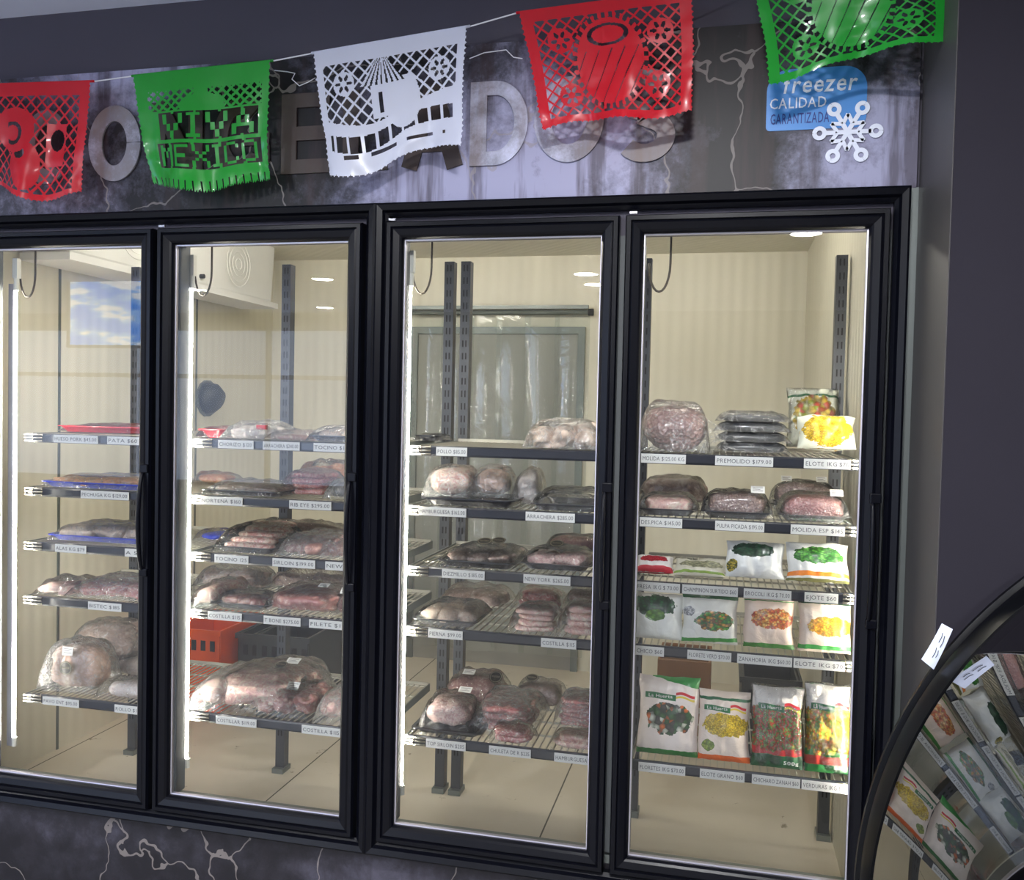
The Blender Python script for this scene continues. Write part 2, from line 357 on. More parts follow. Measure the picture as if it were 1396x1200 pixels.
# ------------------------------------------------------------------ levels and sizes
GW = .62; GT, GB = 2.15, .30
DR = {4: 0.0, 3: -.742, 2: -1.5467, 1: -2.2887}          # right edge of each pane
ZS = [1.506, 1.311, 1.113, .915, .555]                   # shelf tops
YF = .10                                                 # shelf front
POST = {1: -2.79, 2: -2.10, 3: -1.357, 4: -.672}
SHX = {1: (-2.833, -2.165), 2: (-2.153, -1.46), 3: (-1.366, -.68), 4: (-.632, .006)}
FLZ = .13
# ------------------------------------------------------------------ cold room shell
XL, XR, YB, ZC = -3.12, .038, 2.45, 2.52
def wallbox(name, a, b, m): return struct(MB().box(a, b).build(name, m))
wallbox('floor', (XL-.1, .051, FLZ-.08), (XR+.08, YB+.1, FLZ), 'floor')
wallbox('wall_back', (XL-.1, YB, FLZ), (XR+.08, YB+.1, ZC), 'panel')
wallbox('wall_left', (XL-.1, .051, FLZ), (XL, YB, ZC), 'panel')
wallbox('wall_right', (XR, .051, FLZ), (XR+.08, YB, ZC), 'panel')
wallbox('ceiling', (XL-.1, .051, ZC), (XR+.08, YB+.1, ZC+.08), 'panel')
for k, (x, y) in enumerate(((XL+.002, .604), (XL+.002, 1.62))):
    wallbox('trim_%d' % (k+1), (XL, y-.006, FLZ), (XL+.004, y+.006, ZC), 'alu')
# shop side: header wall, cement panel, kick panel, column, shop room
wallbox('wall_header', (-6, .012, GT), (3, .05, 2.95), 'wallgrey_lit')  # same paint as the column, brightened where little light reaches under the ceiling
wallbox('wall_kick', (-6, .012, -.15), (3, .05, .26), 'kick')
wallbox('wall_front_left', (-6, .012, .2), (-2.99, .05, 2.2), 'wallgrey')
wallbox('wall_front_right', (.09, .012, .2), (3, .05, 2.2), 'wallgrey')
wallbox('trim_3', (.094, .0, .26), (.125, .012, 2.26), 'alu')
wallbox('column', (.1275, -.378, -.15), (1.9, .011, 2.95), 'wallgrey')
wallbox('trim_4', (.1252, -.374, -.15), (.1275, .0, 2.95), 'columnside')  # thin sheet, paler grey than the front, over the column's left face
wallbox('floor_shop', (-12, -9.2, -.2), (6, .05, -.15), 'shopfloor')
wallbox('ceiling_shop', (-12, -9.2, 2.95), (6, .05, 3.0), 'ceil')
wallbox('wall_shop_right', (5, -9.2, -.15), (5.1, 0, 2.95), 'shopwall')
wallbox('wall_shop_left', (-12, -9.2, -.15), (-11.9, 0, 2.95), 'shopwall')
m = MB()
m.box((-12, -9.2, -.15), (6, -9.1, .5)); m.box((-12, -9.2, 2.7), (6, -9.1, 2.95)); m.box((-4.6, -9.2, .5), (6, -9.1, 2.7)); m.box((-12, -9.2, .5), (-11.2, -9.1, 2.7))
struct(m.build('wall_street', 'shopwall'))
m = MB()
for x in (-11.2, -9, -6.8, -4.64): m.box((x, -9.18, .5), (x+.06, -9.12, 2.7))
m.box((-11.2, -9.18, 2.0), (-4.6, -9.12, 2.06))
struct(m.build('window_1', 'white'))
# header panel with its letters
hp = thing('header_sign', 'long cement-look header panel reading CONGELADOS above the freezer doors', 'sign', (0, 0, 0))
MB().box((-6, -.002, 2.259), (.118, .011, 2.735)).build('panel', 'header', hp)
def stroke(pts, w, th=.006, y=-.004):
    """flat bold stroke in the XZ plane with thickness"""
    mb = MB(); L = []; Rr = []; n = len(pts)
    for i, p in enumerate(pts):
        a = pts[max(0, i-1)]; b = pts[min(n-1, i+1)]; dx, dz = b[0]-a[0], b[1]-a[1]; l = math.hypot(dx, dz) or 1
        L.append((p[0]-dz/l*w/2, p[1]+dx/l*w/2)); Rr.append((p[0]+dz/l*w/2, p[1]-dx/l*w/2))
    vs = [(q[0], y-th, q[1]) for q in L+Rr]+[(q[0], y, q[1]) for q in L+Rr]; fs = []
    for i in range(n-1):
        fs += [(i, n+i, n+i+1, i+1), (i, i+1, 2*n+i+1, 2*n+i), (n+i, 3*n+i, 3*n+i+1, n+i+1)]
    fs += [(0, 2*n, 3*n, n), (n-1, 2*n-1, 4*n-1, 3*n-1)]
    mb.add(vs, fs); return mb
def arc(cx, cz, rx, rz, a0, a1, n=28): return [(cx+rx*math.cos(math.radians(a0+(a1-a0)*i/n)), cz+rz*math.sin(math.radians(a0+(a1-a0)*i/n))) for i in range(n+1)]
def letter(ch, cx, w, z0=2.366, z1=2.618, mat='lettercem'):
    t = .052; h = z1-z0; cz = (z0+z1)/2; x0, x1 = cx-w/2, cx+w/2; mbs = []
    if ch == 'O': mbs = [stroke(arc(cx, cz, w/2-t/2, h/2-t/2, 0, 360, 40), t)]
    elif ch == 'C': mbs = [stroke(arc(cx, cz, w/2-t/2, h/2-t/2, 50, 310), t)]
    elif ch == 'G': mbs = [stroke(arc(cx, cz, w/2-t/2, h/2-t/2, 50, 320), t), stroke([(cx, cz-.01), (x1, cz-.01)], .04, y=-.0042), stroke([(x1-t/2, cz-.01), (x1-t/2, z0+.04)], t, y=-.0044)]
    elif ch == 'D': mbs = [stroke([(x0+t/2, z0), (x0+t/2, z1)], t), stroke([(x0+t/2, z1-t*.4)]+arc(x0+w*.42, cz, w*.58-t/2, h/2-t*.4, 90, -90)+[(x0+t/2, z0+t*.4)], t*.8, y=-.0042)]
    elif ch == 'E': mbs = [stroke([(x0+t/2, z0), (x0+t/2, z1)], t)]+[stroke([(x0, z), (x1, z)], t*.85, y=-.0042) for z in (z0+t*.42, cz, z1-t*.42)]
    elif ch == 'L': mbs = [stroke([(x0+t/2, z0), (x0+t/2, z1)], t), stroke([(x0, z0+t*.42), (x1, z0+t*.42)], t*.85, y=-.0042)]
    elif ch == 'N': mbs = [stroke([(x0+t/2, z0), (x0+t/2, z1)], t), stroke([(x1-t/2, z0), (x1-t/2, z1)], t), stroke([(x0+t/2, z1), (x1-t/2, z0)], t, y=-.0042)]
    elif ch == 'A': mbs = [stroke([(x0+t/2, z0), (cx, z1)], t), stroke([(x1-t/2, z0), (cx, z1)], t, y=-.0042), stroke([(x0+t, z0+.07), (x1-t, z0+.07)], t*.8, y=-.0044)]
    elif ch == 'S':
        p = arc(cx, cz+h/4-.003, w/2-t/2, h/4-t/2+.012, 35, 270, 20)+arc(cx, cz-h/4+.003, w/2-t/2, h/4-t/2+.012, 90, -145, 20); mbs = [stroke(p, t)]
    mb = MB()
    for q in mbs: mb.add(q.v, q.f)
    mb.build('letter_'+ch.lower(), mat, hp)
for ch, cx, w, mt in (('C', -2.665, .19, 'lettercem'), ('O', -2.396, .2, 'lettercem'), ('N', -2.16, .19, 'letterbrown'), ('G', -1.925, .2, 'letterbrown'), ('E', -1.70, .165, 'letterbrown'), ('L', -1.495, .15, 'letterbrown'), ('A', -1.275, .2, 'letterbrown'), ('D', -1.062, .185, 'lettercem'), ('O', -.85, .21, 'lettercem'), ('S', -.625, .175, 'lettercem')):
    letter(ch, cx, w, mat=mt)
# freezer quality sticker and snowflake
def rrect(x0, x1, z0, z1, r, y, cuts=8, rs=None):
    rs = rs or (r, r, r, r); pts = []
    for (cx, cz, a0, rr) in ((x1-rs[0], z1-rs[0], 0, rs[0]), (x0+rs[1], z1-rs[1], 90, rs[1]), (x0+rs[2], z0+rs[2], 180, rs[2]), (x1-rs[3], z0+rs[3], 270, rs[3])):
        pts += arc(cx, cz, rr, rr, a0, a0+90, cuts)
    mb = MB(); n = len(pts); mb.add([(p[0], y, p[1]) for p in pts]+[(p[0], y+.0015, p[1]) for p in pts], [tuple(range(n))[::-1]]+[(i, (i+1) % n, n+(i+1) % n, n+i) for i in range(n)]); return mb
st = thing('quality_sticker', 'blue sticker reading freezer CALIDAD GARANTIZADA with a white snowflake at the header\'s right end', 'sticker', (0, 0, 0))
rrect(-.285, -.018, 2.43, 2.60, .02, -.0045, rs=(.06, .06, .012, .03)).build('sticker_base', 'sticker_blue', st)
m = MB(); text_mb(m, 'freezer', -.243, 2.533, .20, .05, -.0055, .012, shear=.15); text_mb(m, 'CALIDAD', -.277, 2.491, .155, .03, -.0055, .008); m.build('white_lettering', 'vinyl_white', st)
m = MB(); text_mb(m, 'GARANTIZADA', -.274, 2.448, .16, .03, -.0055, .006); m.build('blue_lettering', 'sticker_navy', st)
m = MB(); cx, cz = -.066, 2.417
def rotp(x, z, a): ca, sa = math.cos(a), math.sin(a); return (cx+x*ca-z*sa, cz+x*sa+z*ca)
for k in range(6):
    a = k*PI/3+.0; b = stroke([rotp(0, 0, a), rotp(.062, 0, a)], .012, .001, -.0062+k*.0001); m.add(b.v, b.f)
    b = stroke([rotp(.074+.0135*math.cos(t*PI/10), .0135*math.sin(t*PI/10), a) for t in range(21)], .012, .001, -.0062); m.add(b.v, b.f)
    for s_ in (1, -1):
        b = stroke([rotp(.026, 0, a), rotp(.05*math.cos(PI/6), s_*.05*math.sin(PI/6), a)], .0105, .001, -.0064); m.add(b.v, b.f)
m.build('snowflake', 'vinyl_white', st)
# ------------------------------------------------------------------ door frames, doors
def outer(name, label, x0, x1):
    t = thing(name, label, 'door frame')
    o = MB().ring(x0+.03, x1-.03, .243, 2.222, [(-.002, .01), (-.002, -.012), (.008, -.02), (.014, -.032), (.03, -.038), (.036, -.034), (.036, .012)]).build('surround', 'frame', t)
    return t
fa = outer('freezer_door_frame', 'black frame around the left pair of freezer doors', -3.005, -1.453)
fb = outer('freezer_door_frame', 'black frame around the right pair of freezer doors', -1.441, .094)
def mullion(par, x0, x1, y1=.075, nm='mullion'):
    m = MB(); m.box((x0, .0135, .29), (x1, y1, 2.16)); bevel(m.build(nm, 'mull', par), .006)
mullion(fa, DR[1]+.03, DR[2]-GW+.010); mullion(fa, DR[2]+.02, -1.447); mullion(fb, -1.445, DR[3]-GW-.006); mullion(fb, DR[3]+.03, DR[4]-GW+.002, .07)
mullion(fb, XR-.015, .09, .03, 'jamb'); mullion(fa, -2.985, DR[1]-GW+.012, .06, 'jamb')
for par, x0, x1 in ((fa, -2.985, -1.45), (fb, -1.445, .09)):
    MB().box((x0, .0135, 2.165), (x1, .07, 2.22)).build('top_rail', 'alu', par)
    MB().box((x0, .0135, .215), (x1, .07, .285)).build('bottom_rail', 'alu', par)
where = {1: 'leftmost glass freezer door, cut off by the photo edge', 2: 'second glass freezer door from the left, under the green VIVA MEXICO banner', 3: 'third glass freezer door, showing the strip curtain inside', 4: 'rightmost glass freezer door, holding the vegetable bags'}
for d in (1, 2, 3, 4):
    x1 = DR[d]; x0 = x1-GW
    t = thing('freezer_door', where[d], 'door', ((x0+x1)/2, 0, GB)); c = Vector((-(x0+x1)/2, 0, -GB)); T = Matrix.Translation(c)
    MB().ring(x0, x1, GB, GT, [(-.001, .006), (-.001, -.008), (.004, -.016), (.010, -.021), (.028, -.027), (.034, -.024), (.036, -.03), (.048, -.03), (.052, -.02), (.052, .012), (-.001, .012)]).xf(T).build('door_frame', 'frame', t)
    MB().ring(x0, x1, GB, GT, [(-.0045, .014), (-.0045, -.0), (0.001, -.001)]).xf(T).build('glass_spacer', 'spacer', t)
    MB().add([(x0, .004, GB), (x1, .004, GB), (x1, .004, GT), (x0, .004, GT)], [(0, 1, 2, 3)]).xf(T).build('glass_pane', 'glass', t)
    hx = x1+.033; pts = []
    for i in range(17):
        s_ = i/16; pts.append((hx-.004, -.03-.026*math.sin(PI*s_)**.6, 1.40-.345*s_))
    h = MB().tube(pts, [.006+.002*math.sin(PI*i/16) for i in range(17)], 8).xf(T).build('handle', 'frame', t, True)
    for za, zb_ in ((1.39, 1.418), (1.042, 1.068)): bevel(MB().box((hx-.012, -.04, za), (hx+.018, -.024, zb_)).xf(T).build('mount', 'frame', h), .003)
    MB().box((x0-.040, -.036, GT+.0525), (x0-.018, -.026, GT+.059)).xf(T).build('hinge', 'screw', t)
# ------------------------------------------------------------------ led lights
for i, x in enumerate((DR[1]-GW+.044, DR[2]-GW+.0095, DR[3]-GW-.0065, DR[4]-GW+.002, .02)):
    y = .0835 if i < 4 else .08
    t = thing('light_tube', ['vertical light tube at the left edge of the leftmost freezer door', 'vertical light tube between the first and second freezer doors', 'vertical light tube at the left edge of the third freezer door', 'unlit vertical tube behind the post between the third and fourth freezer doors', 'vertical light tube at the right jamb beside the vegetable bags'][i], 'light', (x, y, .36))
    if i == 3: y += .03; t.location.y = .085; t.location.x -= .012
    MB().tube([(0, 0, .03), (0, 0, 1.66)], .0034, 10).build('tube', 'tube' if i != 3 else 'tube_off', t, True)
    MB().tube([(0, 0, 0), (0, 0, .032)], .009, 10).build('end_cap', 'plug', t); MB().tube([(0, 0, 1.657), (0, 0, 1.70)], .009, 10).build('end_cap', 'plug', t)
    if i == 0: MB().box((-.03, -.004, .0), (-.009, .012, 1.68)).build('reflector', 'spacer', t)
    MB().box((-.009, -.010, 1.70), (.011, .01, 1.77)).build('socket', 'plug', t)
    if i < 4:
        pts = [(.0, .0, 1.68)]+[(.03-.032*math.cos(a*PI/12), .02, 1.72-.085*math.sin(a*PI/12)) for a in range(13)]+[(.062, .02, 1.80)]
        if i == 3: pts = [(p[0]+.02, p[1], p[2]) for p in pts]
        MB().tube(pts, .0036, 6).build('power_cord', 'cable', t, True)
# ------------------------------------------------------------------ uprights, shelves
pw = {0: (-2.79, 'leftmost dark shelf upright, behind the first freezer door'), 1: (-2.10, 'dark shelf upright standing behind the second freezer door'), 2: (-1.418, 'left one of the twin dark uprights behind the third door'),
      3: (-1.352, 'right one of the twin dark uprights behind the third door'), 4: (-.667, 'dark shelf upright hidden between third and fourth freezer doors'), 5: (.008, 'rightmost dark shelf upright beside the right freezer wall')}
for k, (x, lb) in pw.items():
    t = thing('shelf_upright', lb, 'shelf post', (x, .65, FLZ))
    m = MB(); m.box((-.019, 0, 0), (.019, .04, 2.06)); m.cur = 1
    for j in range(40): m.box((-.009, -.0015, .15+j*.048), (-.004, .002, .175+j*.048)); m.box((.004, -.0015, .15+j*.048), (.009, .002, .175+j*.048))  # dark bars painted for the shade in the post's slots
    m.build('post', ['steel_dk', 'slot_shade'], t)
    MB().box((-.024, -.02, 0), (.024, .05, .02)).build('foot', 'alu', t)
DN = {1: 'leftmost door', 2: 'second door', 3: 'third door', 4: 'rightmost door'}
SN = ['topmost shelf', 'second shelf down', 'middle shelf', 'fourth shelf down', 'bottom shelf']
TAGS = {(1, 0): [(74, 134, 'HUESO PORK $45.00'), (147, 190, 'PATA $60')], (1, 1): [(111, 176, 'PECHUGA KG $129.00')], (1, 2): [(76, 118, 'ALAS KG $79'), (171, 190, 'A 5')], (1, 3): [(121, 166, 'BISTEC $185')], (1, 4): [(59, 108, 'PAVO ENT $95.00'), (157, 189, 'ROLLO $1')],
        (2, 0): [(298, 346, 'CHORIZO $120'), (359, 409, 'ARRACHERA $240.00'), (428, 472, 'TOCINO $1')], (2, 1): [(274, 331, 'NORTENA $160'), (395, 452, 'RIB EYE $295.00')], (2, 2): [(293, 339, 'TOCINO 125'), (372, 430, 'SIRLOIN $199.00'), (444, 470, 'NEW')],
        (2, 3): [(284, 330, 'COSTILLA $115'), (360, 410, 'T BONE $275.00'), (422, 467, 'FILETE $1')], (2, 4): [(295, 350, 'COSTILLAR $119.00'), (412, 465, 'COSTILLA $115')],
        (3, 0): [(595, 637, 'POLLO $85.00')], (3, 1): [(571, 636, 'HAMBURGUESA $165.00'), (717, 784, 'ARRACHERA $285.00')], (3, 2): [(603, 661, 'DIEZMILLO $185.00'), (714, 778, 'NEW YORK $265.00')],
        (3, 3): [(584, 631, 'PIERNA $99.00'), (738, 786, 'COSTILLA $115')], (3, 4): [(581, 635, 'TOP SIRLOIN $205'), (667, 724, 'CHULETA DE R $235'), (756, 803, 'HAMBURGUESA')],
        (4, 0): [(874, 935, 'MOLIDA $125.00 KG'), (975, 1054, 'PREMOLIDO $179.00'), (1096, 1160, 'ELOTE 1KG $70')], (4, 1): [(872, 930, 'DES.PICA $145.00'), (975, 1042, 'PULPA PICADA $195.00'), (1078, 1152, 'MOLIDA ESP $145')],
        (4, 2): [(867, 927, 'FRESA 1KG $ 70.00'), (930, 1006, 'CHAMPINON SURTIDO $60'), (1014, 1079, 'BROCOLI 1KG $ 70.00'), (1097, 1143, 'EJOTE $60')], (4, 3): [(866, 905, 'CHICO $60'), (937, 997, 'FLORETE VERD $70.00'), (1005, 1080, 'ZANAHORIA 1KG $60.00'), (1082, 1152, 'ELOTE 1KG $70')],
        (4, 4): [(870, 934, 'FLORETES 1KG $70.00'), (954, 1015, 'ELOTE GRANO $60'), (1025, 1091, 'CHICHARO ZANAH $60'), (1093, 1157, 'VERDURAS 1KG $60')]}
shelf0 = None
PYS = {1: (593, 670, 743, 818, 958), 2: (605, 682, 766, 845, 985), 3: (620, 697, 782, 866, 1022), 4: (628, 716, 804, 896, 1060)}
for d in (1, 2, 3, 4):
    x0, x1 = SHX[d]; w = x1-x0
    for s in range(5):
        t = thing('wire_shelf', 'wire %s behind the %s of the freezer' % (SN[s], DN[d]), 'shelf', (x0, YF, ZS[s]), 0, 'wire shelves behind the freezer doors')
        m = MB(); nn = 30
        for i in range(nn): xx = .012+(w-.024)*i/(nn-1); m.box((xx-.0018, .006, -.007), (xx+.0018, .53, -.003))
        for yy in (.012, .14, .27, .40, .53): m.box((.004, yy-.003, -.012), (w-.004, yy+.003, -.0065))
        m.box((.004, .527, -.004), (w-.004, .533, .007))
        m.build('wire_deck', 'wire', t)
        m = MB(); prof = [(0.006, -.001), (-.001, -.001), (-.004, -.006), (-.004, -.028), (-.001, -.034), (.006, -.034)]
        m.add([(xx, p[0], p[1]) for xx in (0, w) for p in prof], [(i, i+1, 7+i, 6+i) for i in range(5)]+[(5, 0, 6, 11), (0, 5, 4, 3, 2, 1), (6, 7, 8, 9, 10, 11)])
        m.build('price_rail', 'strip', t)
        m = MB()
        xs = (-.002, .072) if d < 4 else (w-.03, w+.002)
        for k in range(3): m.tube([(xs[0], -.006, -.006-k*.011), (xs[1], -.006, -.006-k*.011)], .0042, 8)  # bright bars stand in for the tubes' glare on the black rail
        m.build('rail_end', 'rail_glare', t, True)
        for xx in (.002, w-.005):
            m = MB(); m.add([(xx, .004, -.001), (xx, .545, .0), (xx, .545, -.03), (xx, .004, -.022), (xx+.003, .004, -.001), (xx+.003, .545, .0), (xx+.003, .545, -.03), (xx+.003, .004, -.022)], [(0, 1, 2, 3), (7, 6, 5, 4), (0, 4, 5, 1), (3, 2, 6, 7), (1, 5, 6, 2), (0, 3, 7, 4)]); m.build('bracket', 'alu', t)
        for (a, b, tx) in TAGS[(d, s)]:
            py = PYS[d][s]; X0 = at(a, py, YF-.008).x-x0; X1 = min(at(b, py, YF-.008).x, x1+.0)-x0
            m = MB(); m.box((X0, -.0115, -.0315), (X1, -.0095, -.0035)); m.cur = 1
            text_mb(m, tx, X0+.004, -.0235, X1-X0-.008, .0125, -.0122)
            m.build('price_tag', ['tag', 'ink'], t)
for k, xx in enumerate((-.75, -2.15)):  # added fill lights, out of the camera's sight, to brighten the cold room
    t = thing('fill_light', 'added lamp on the cold room ceiling above the %s freezer doors' % ('two right', 'two left')[k], 'ceiling light', (xx, .95, ZC-.05))
    MB().box((-.6, -.06, .02), (.6, .06, .05)).build('housing', 'white', t); MB().tube([(-.58, 0, 0), (.58, 0, 0)], .022, 12).build('diffuser', 'fill', t, True)
# evaporator, curtain door, fitting, crates behind
ev = thing('evaporator_unit', 'white ceiling-hung evaporator along the left freezer wall', 'cooling unit', (-3.0, 1.2, ZC))
m = MB(); m.add([(-.11, -.82, -.0), (.12, -.82, 0), (.12, .82, 0), (-.11, .82, 0), (-.11, -.82, -.32), (.10, -.82, -.31), (.10, .82, -.31), (-.11, .82, -.32)], [(0, 1, 2, 3), (4, 7, 6, 5), (0, 4, 5, 1), (1, 5, 6, 2), (2, 6, 7, 3), (3, 7, 4, 0)])
bevel(m.build('housing', 'white', ev), .01)
for k, yy in enumerate((-.42, .42)):
    m = MB()
    for rr in (.03, .06, .09, .115): m.tube([(.125, yy+rr*math.cos(a*PI/12), -.16+rr*math.sin(a*PI/12)) for a in range(24)], .0025, 5, True)
    m.build('fan_guard', 'white', ev)
for yy, zz in ((-.7, -.06), (-.2, -.06), (0.1, -.27)): MB().tube([(.09, yy, zz), (.124, yy, zz)], .011, 10).build('bolt', 'darkcrate', ev)
MB().box((-.1, -.84, -.345), (.13, .84, -.315)).build('drip_tray', 'white', ev)
cd = thing('strip_curtain', 'clear vinyl strip curtain hanging from a rail on the back wall', 'curtain', (-1.66, YB-.05, 2.19))
m = MB(); m.tube([(-.56, 0, 0), (.52, 0, 0)], .014, 10); m.box((-.56, -.01, .02), (.52, .02, .04)); m.build('rail', 'alu', cd, False)
for xa in (.52, -.59): MB().tube([(xa, 0, 0), (xa+.03, 0, 0)], .02, 10).build('rail_end', 'darkcrate', cd)
for k in range(6):
    xa = -.52+k*.17; m = MB(); ph = k*1.3
    m.grid(lambda u, v: (xa+u*.2, -.012-.014*math.sin(u*PI)*(1+.4*math.sin(v*5+ph))+.012*(k % 2)+.01*math.sin(v*9+ph), -.02-v*1.95), 10, 24).build('vinyl_strip', 'stripcurtain', cd, True)
dd = thing('cold_room_door', 'grey panel door on the back wall behind the strip curtain', 'door', (-1.7, YB, FLZ))
m = MB(); m.box((-.46, -.012, 0), (.50, -.002, 1.94)); m.build('door_leaf', plain('grey_door_skin', (150, 148, 142), .4, .1, var=.06), dd)
m = MB(); m.box((.5, -.03, 0), (.54, -.002, 1.98)); m.box((-.5, -.03, 0), (-.46, -.002, 1.98)); m.box((-.46, -.03, 1.94), (.5, -.002, 1.98)); m.build('door_trim', 'alu', dd)
fx = thing('pressure_valve', 'black rounded fitting sticking out of the left freezer wall', 'vent', (XL, 1.72, 1.655))
MB().tube([(0, 0, 0), (.05, 0, 0), (.08, 0, -.01)], [.09, .08, .055], 14).build('cap', 'darkcrate', fx, True)
MB().tube([(-.001, 0, 0), (.012, 0, 0)], .1, 14).build('flange', 'alu', fx)
def crate(name, label, cat, x0, x1, y0, y1, z1, mat, slots=True):
    z0 = FLZ; t = thing(name, label, cat, ((x0+x1)/2, (y0+y1)/2, z0)); w, dd_, h = x1-x0, y1-y0, z1-z0; m = MB(); th = .012
    m.box((-w/2, -dd_/2, 0), (w/2, dd_/2, th)); m.box((-w/2, -dd_/2, th), (w/2, -dd_/2+th, h)); m.box((-w/2, dd_/2-th, th), (w/2, dd_/2, h)); m.box((-w/2, -dd_/2+th, th), (-w/2+th, dd_/2-th, h)); m.box((w/2-th, -dd_/2+th, th), (w/2, dd_/2-th, h))
    bevel(m.build('body', mat, t), .004)
    if slots:
        MB().ring(-w/2, w/2, h-.03, h-.01, [(0, 0), (0, 0)]) 
        m = MB(); m.box((-w/2-.01, -dd_/2-.01, h-.02), (w/2+.01, -dd_/2+.0, h+.004)); m.box((-w/2-.01, dd_/2, h-.02), (w/2+.01, dd_/2+.01, h+.004)); m.box((-w/2-.01, -dd_/2, h-.02), (-w/2, dd_/2, h+.004)); m.box((w/2, -dd_/2, h-.02), (w/2+.01, dd_/2, h+.004)); m.build('rim', mat, t)
        m = MB()
        for k in range(int(w/.05)): m.box((-w/2+.03+k*.05, -dd_/2-.002, h-.10), (-w/2+.055+k*.05, -dd_/2+.001, h-.05))  # dark boxes painted for the shade in the crate's slots
        m.build('handle_slots', 'slot_shade', t)
    return t
crate('plastic_crate', 'orange crate behind the bottom shelf of the second freezer door', 'crate', -2.99, -2.71, 1.2, 1.6, .53, 'orangecrate')
crate('plastic_crate', 'left black crate behind the bottom shelf of the second freezer door', 'crate', -2.67, -2.5, 1.3, 1.7, .50, 'darkcrate')
crate('plastic_crate', 'right black crate with slots behind the bottom shelf of the second door', 'crate', -2.46, -2.2, 1.1, 1.5, .56, 'darkcrate')
crate('plastic_crate', 'black crate behind the bottom vegetable shelf of the rightmost door', 'crate', -.27, -.03, 1.3, 1.7, .50, 'darkcrate')
crate('cardboard_box', 'open brown cardboard box behind the bottom vegetable shelf', 'box', -.63, -.40, 1.3, 1.6, .55, 'carton', False)
# ------------------------------------------------------------------ products
def nz(x, y, z, s): return noise.noise(Vector((x+s*7.3, y-s*3.1, z+s*1.7)))
def lump(w, d, h, seed=0, e=2.6, amp=.14, fr=16, nu=40, nv=22, c=(0, 0, 0), ez=None):
    """rounded irregular lump sitting on z=c.z"""
    ez = ez or e
    def sp(v, p): return math.copysign(abs(v)**(2/p), v)
    def fn(u, v):
        a = 2*PI*u; b = PI*(v-.5); cb = sp(math.cos(b), ez)
        x = w/2*cb*sp(math.cos(a), e); y = d/2*cb*sp(math.sin(a), e); z = h/2*sp(math.sin(b), ez)
        k = 1+amp*(nz(x*fr, y*fr, z*fr, seed)*2.2+nz(x*fr*3.1, y*fr*3.1, z*fr*3.1, seed+3)*.9+abs(nz(x*fr*6.5, y*fr*6.5, z*fr*6.5, seed+9))*.5)
        x *= k; y *= k; z *= k
        return (c[0]+x, c[1]+y, c[2]+max(0, z+h/2))
    return MB().grid(fn, nu, nv)
def pillow_fn(w, h, t, seed=0, wr=.004, lumpy=0):
    def y(x, z):
        u = min(1, abs(2*x/w)); v = min(1, abs(2*(z-h/2)/h))
        b = max(0, (1-u**3.2)*(1-v**3.0))**.55
        return t/2*b + (wr*nz(x*26, z*26, 0, seed)+wr*.7*nz(x*60, z*12, 3, seed))*min(1, 3*b+.2) + lumpy*t*nz(x*40, z*40, 5, seed)*b
    return y
def pillow(w, h, t, seed=0, wr=.004, lumpy=0, n=26, crimp=.006):
    """sealed pouch standing in the XZ plane, bottom edge on z = 0, front towards -y"""
    f = pillow_fn(w, h, t, seed, wr, lumpy); g = pillow_fn(w, h, t, seed+5, wr, lumpy)
    def out(x, z):
        u, v = 2*x/w, 2*(z-h/2)/h
        return x*(1-.05*(1-abs(v)**2)*abs(u))+crimp*nz(z*20, 0, 1, seed), z+crimp*nz(x*20, 1, 0, seed)*(1 if z > h*.3 else 0)
    mb = MB()
    def fr_(u, v):
        x, z = (u-.5)*w, v*h; X, Z = out(x, z); return (X, -f(x, z)-.0006, Z)
    def bk(u, v):
        x, z = (.5-u)*w, v*h; X, Z = out(x, z); return (X, g(x, z)+.0006, Z)
    return mb.grid(fr_, n, n).grid(bk, n, n)
def zmat(tilt, y=0): return Matrix.Translation((0, y, 0)) @ Matrix.Rotation(-tilt, 4, 'X')
def traym(w, d, h, flare=.016, th=.004):
    mb = MB(); rim = .008
    def loop(ww, dd, z, n=5, r=.02):
        pts = []
        for (cx, cy, a0) in ((ww/2-r, dd/2-r, 0), (-ww/2+r, dd/2-r, 90), (-ww/2+r, -dd/2+r, 180), (ww/2-r, -dd/2+r, 270)):
            for k in range(n): a = math.radians(a0+90*k/(n-1)); pts.append((cx+r*math.cos(a), cy+r*math.sin(a), z))
        return pts
    L = [loop(w-2*flare-.01, d-2*flare-.01, .0), loop(w-.01, d-.01, h-.003), loop(w+rim, d+rim, h-.003), loop(w+rim, d+rim, h), loop(w-.016, d-.016, h), loop(w-2*flare-.02, d-2*flare-.02, th)]
    vs = [p for l in L for p in l]; n = len(L[0]); fs = [tuple(range(n))[::-1]]
    for k in range(len(L)-1):
        for i in range(n): fs.append((k*n+i, k*n+(i+1) % n, (k+1)*n+(i+1) % n, (k+1)*n+i))
    fs.append(tuple(range((len(L)-1)*n, len(L)*n))); return mb.add(vs, fs)
def film_over(w, d, h, seed, z0=.0, edge=.02, amp=.008, n=22):
    def fn(u, v):
        x, y = (u-.5)*(w+2*edge), (v-.5)*(d+2*edge); a = min(1, abs(2*x/(w+2*edge))); b = min(1, abs(2*y/(d+2*edge)))
        k = max(0, (1-a**5)*(1-b**5))**.6
        return (x+amp*nz(x*15, y*15, 2, seed), y+amp*nz(x*15, y*15, 7, seed), z0+h*k+amp*(.5+nz(x*30, y*30, 1, seed))*(.3+k)+.001)
    return MB().grid(fn, n, n)
def film_z(w, d, h, x, y, edge):
    a = min(1, abs(2*x/(w+2*edge))); b = min(1, abs(2*y/(d+2*edge))); return h*max(0, (1-a**5)*(1-b**5))**.6
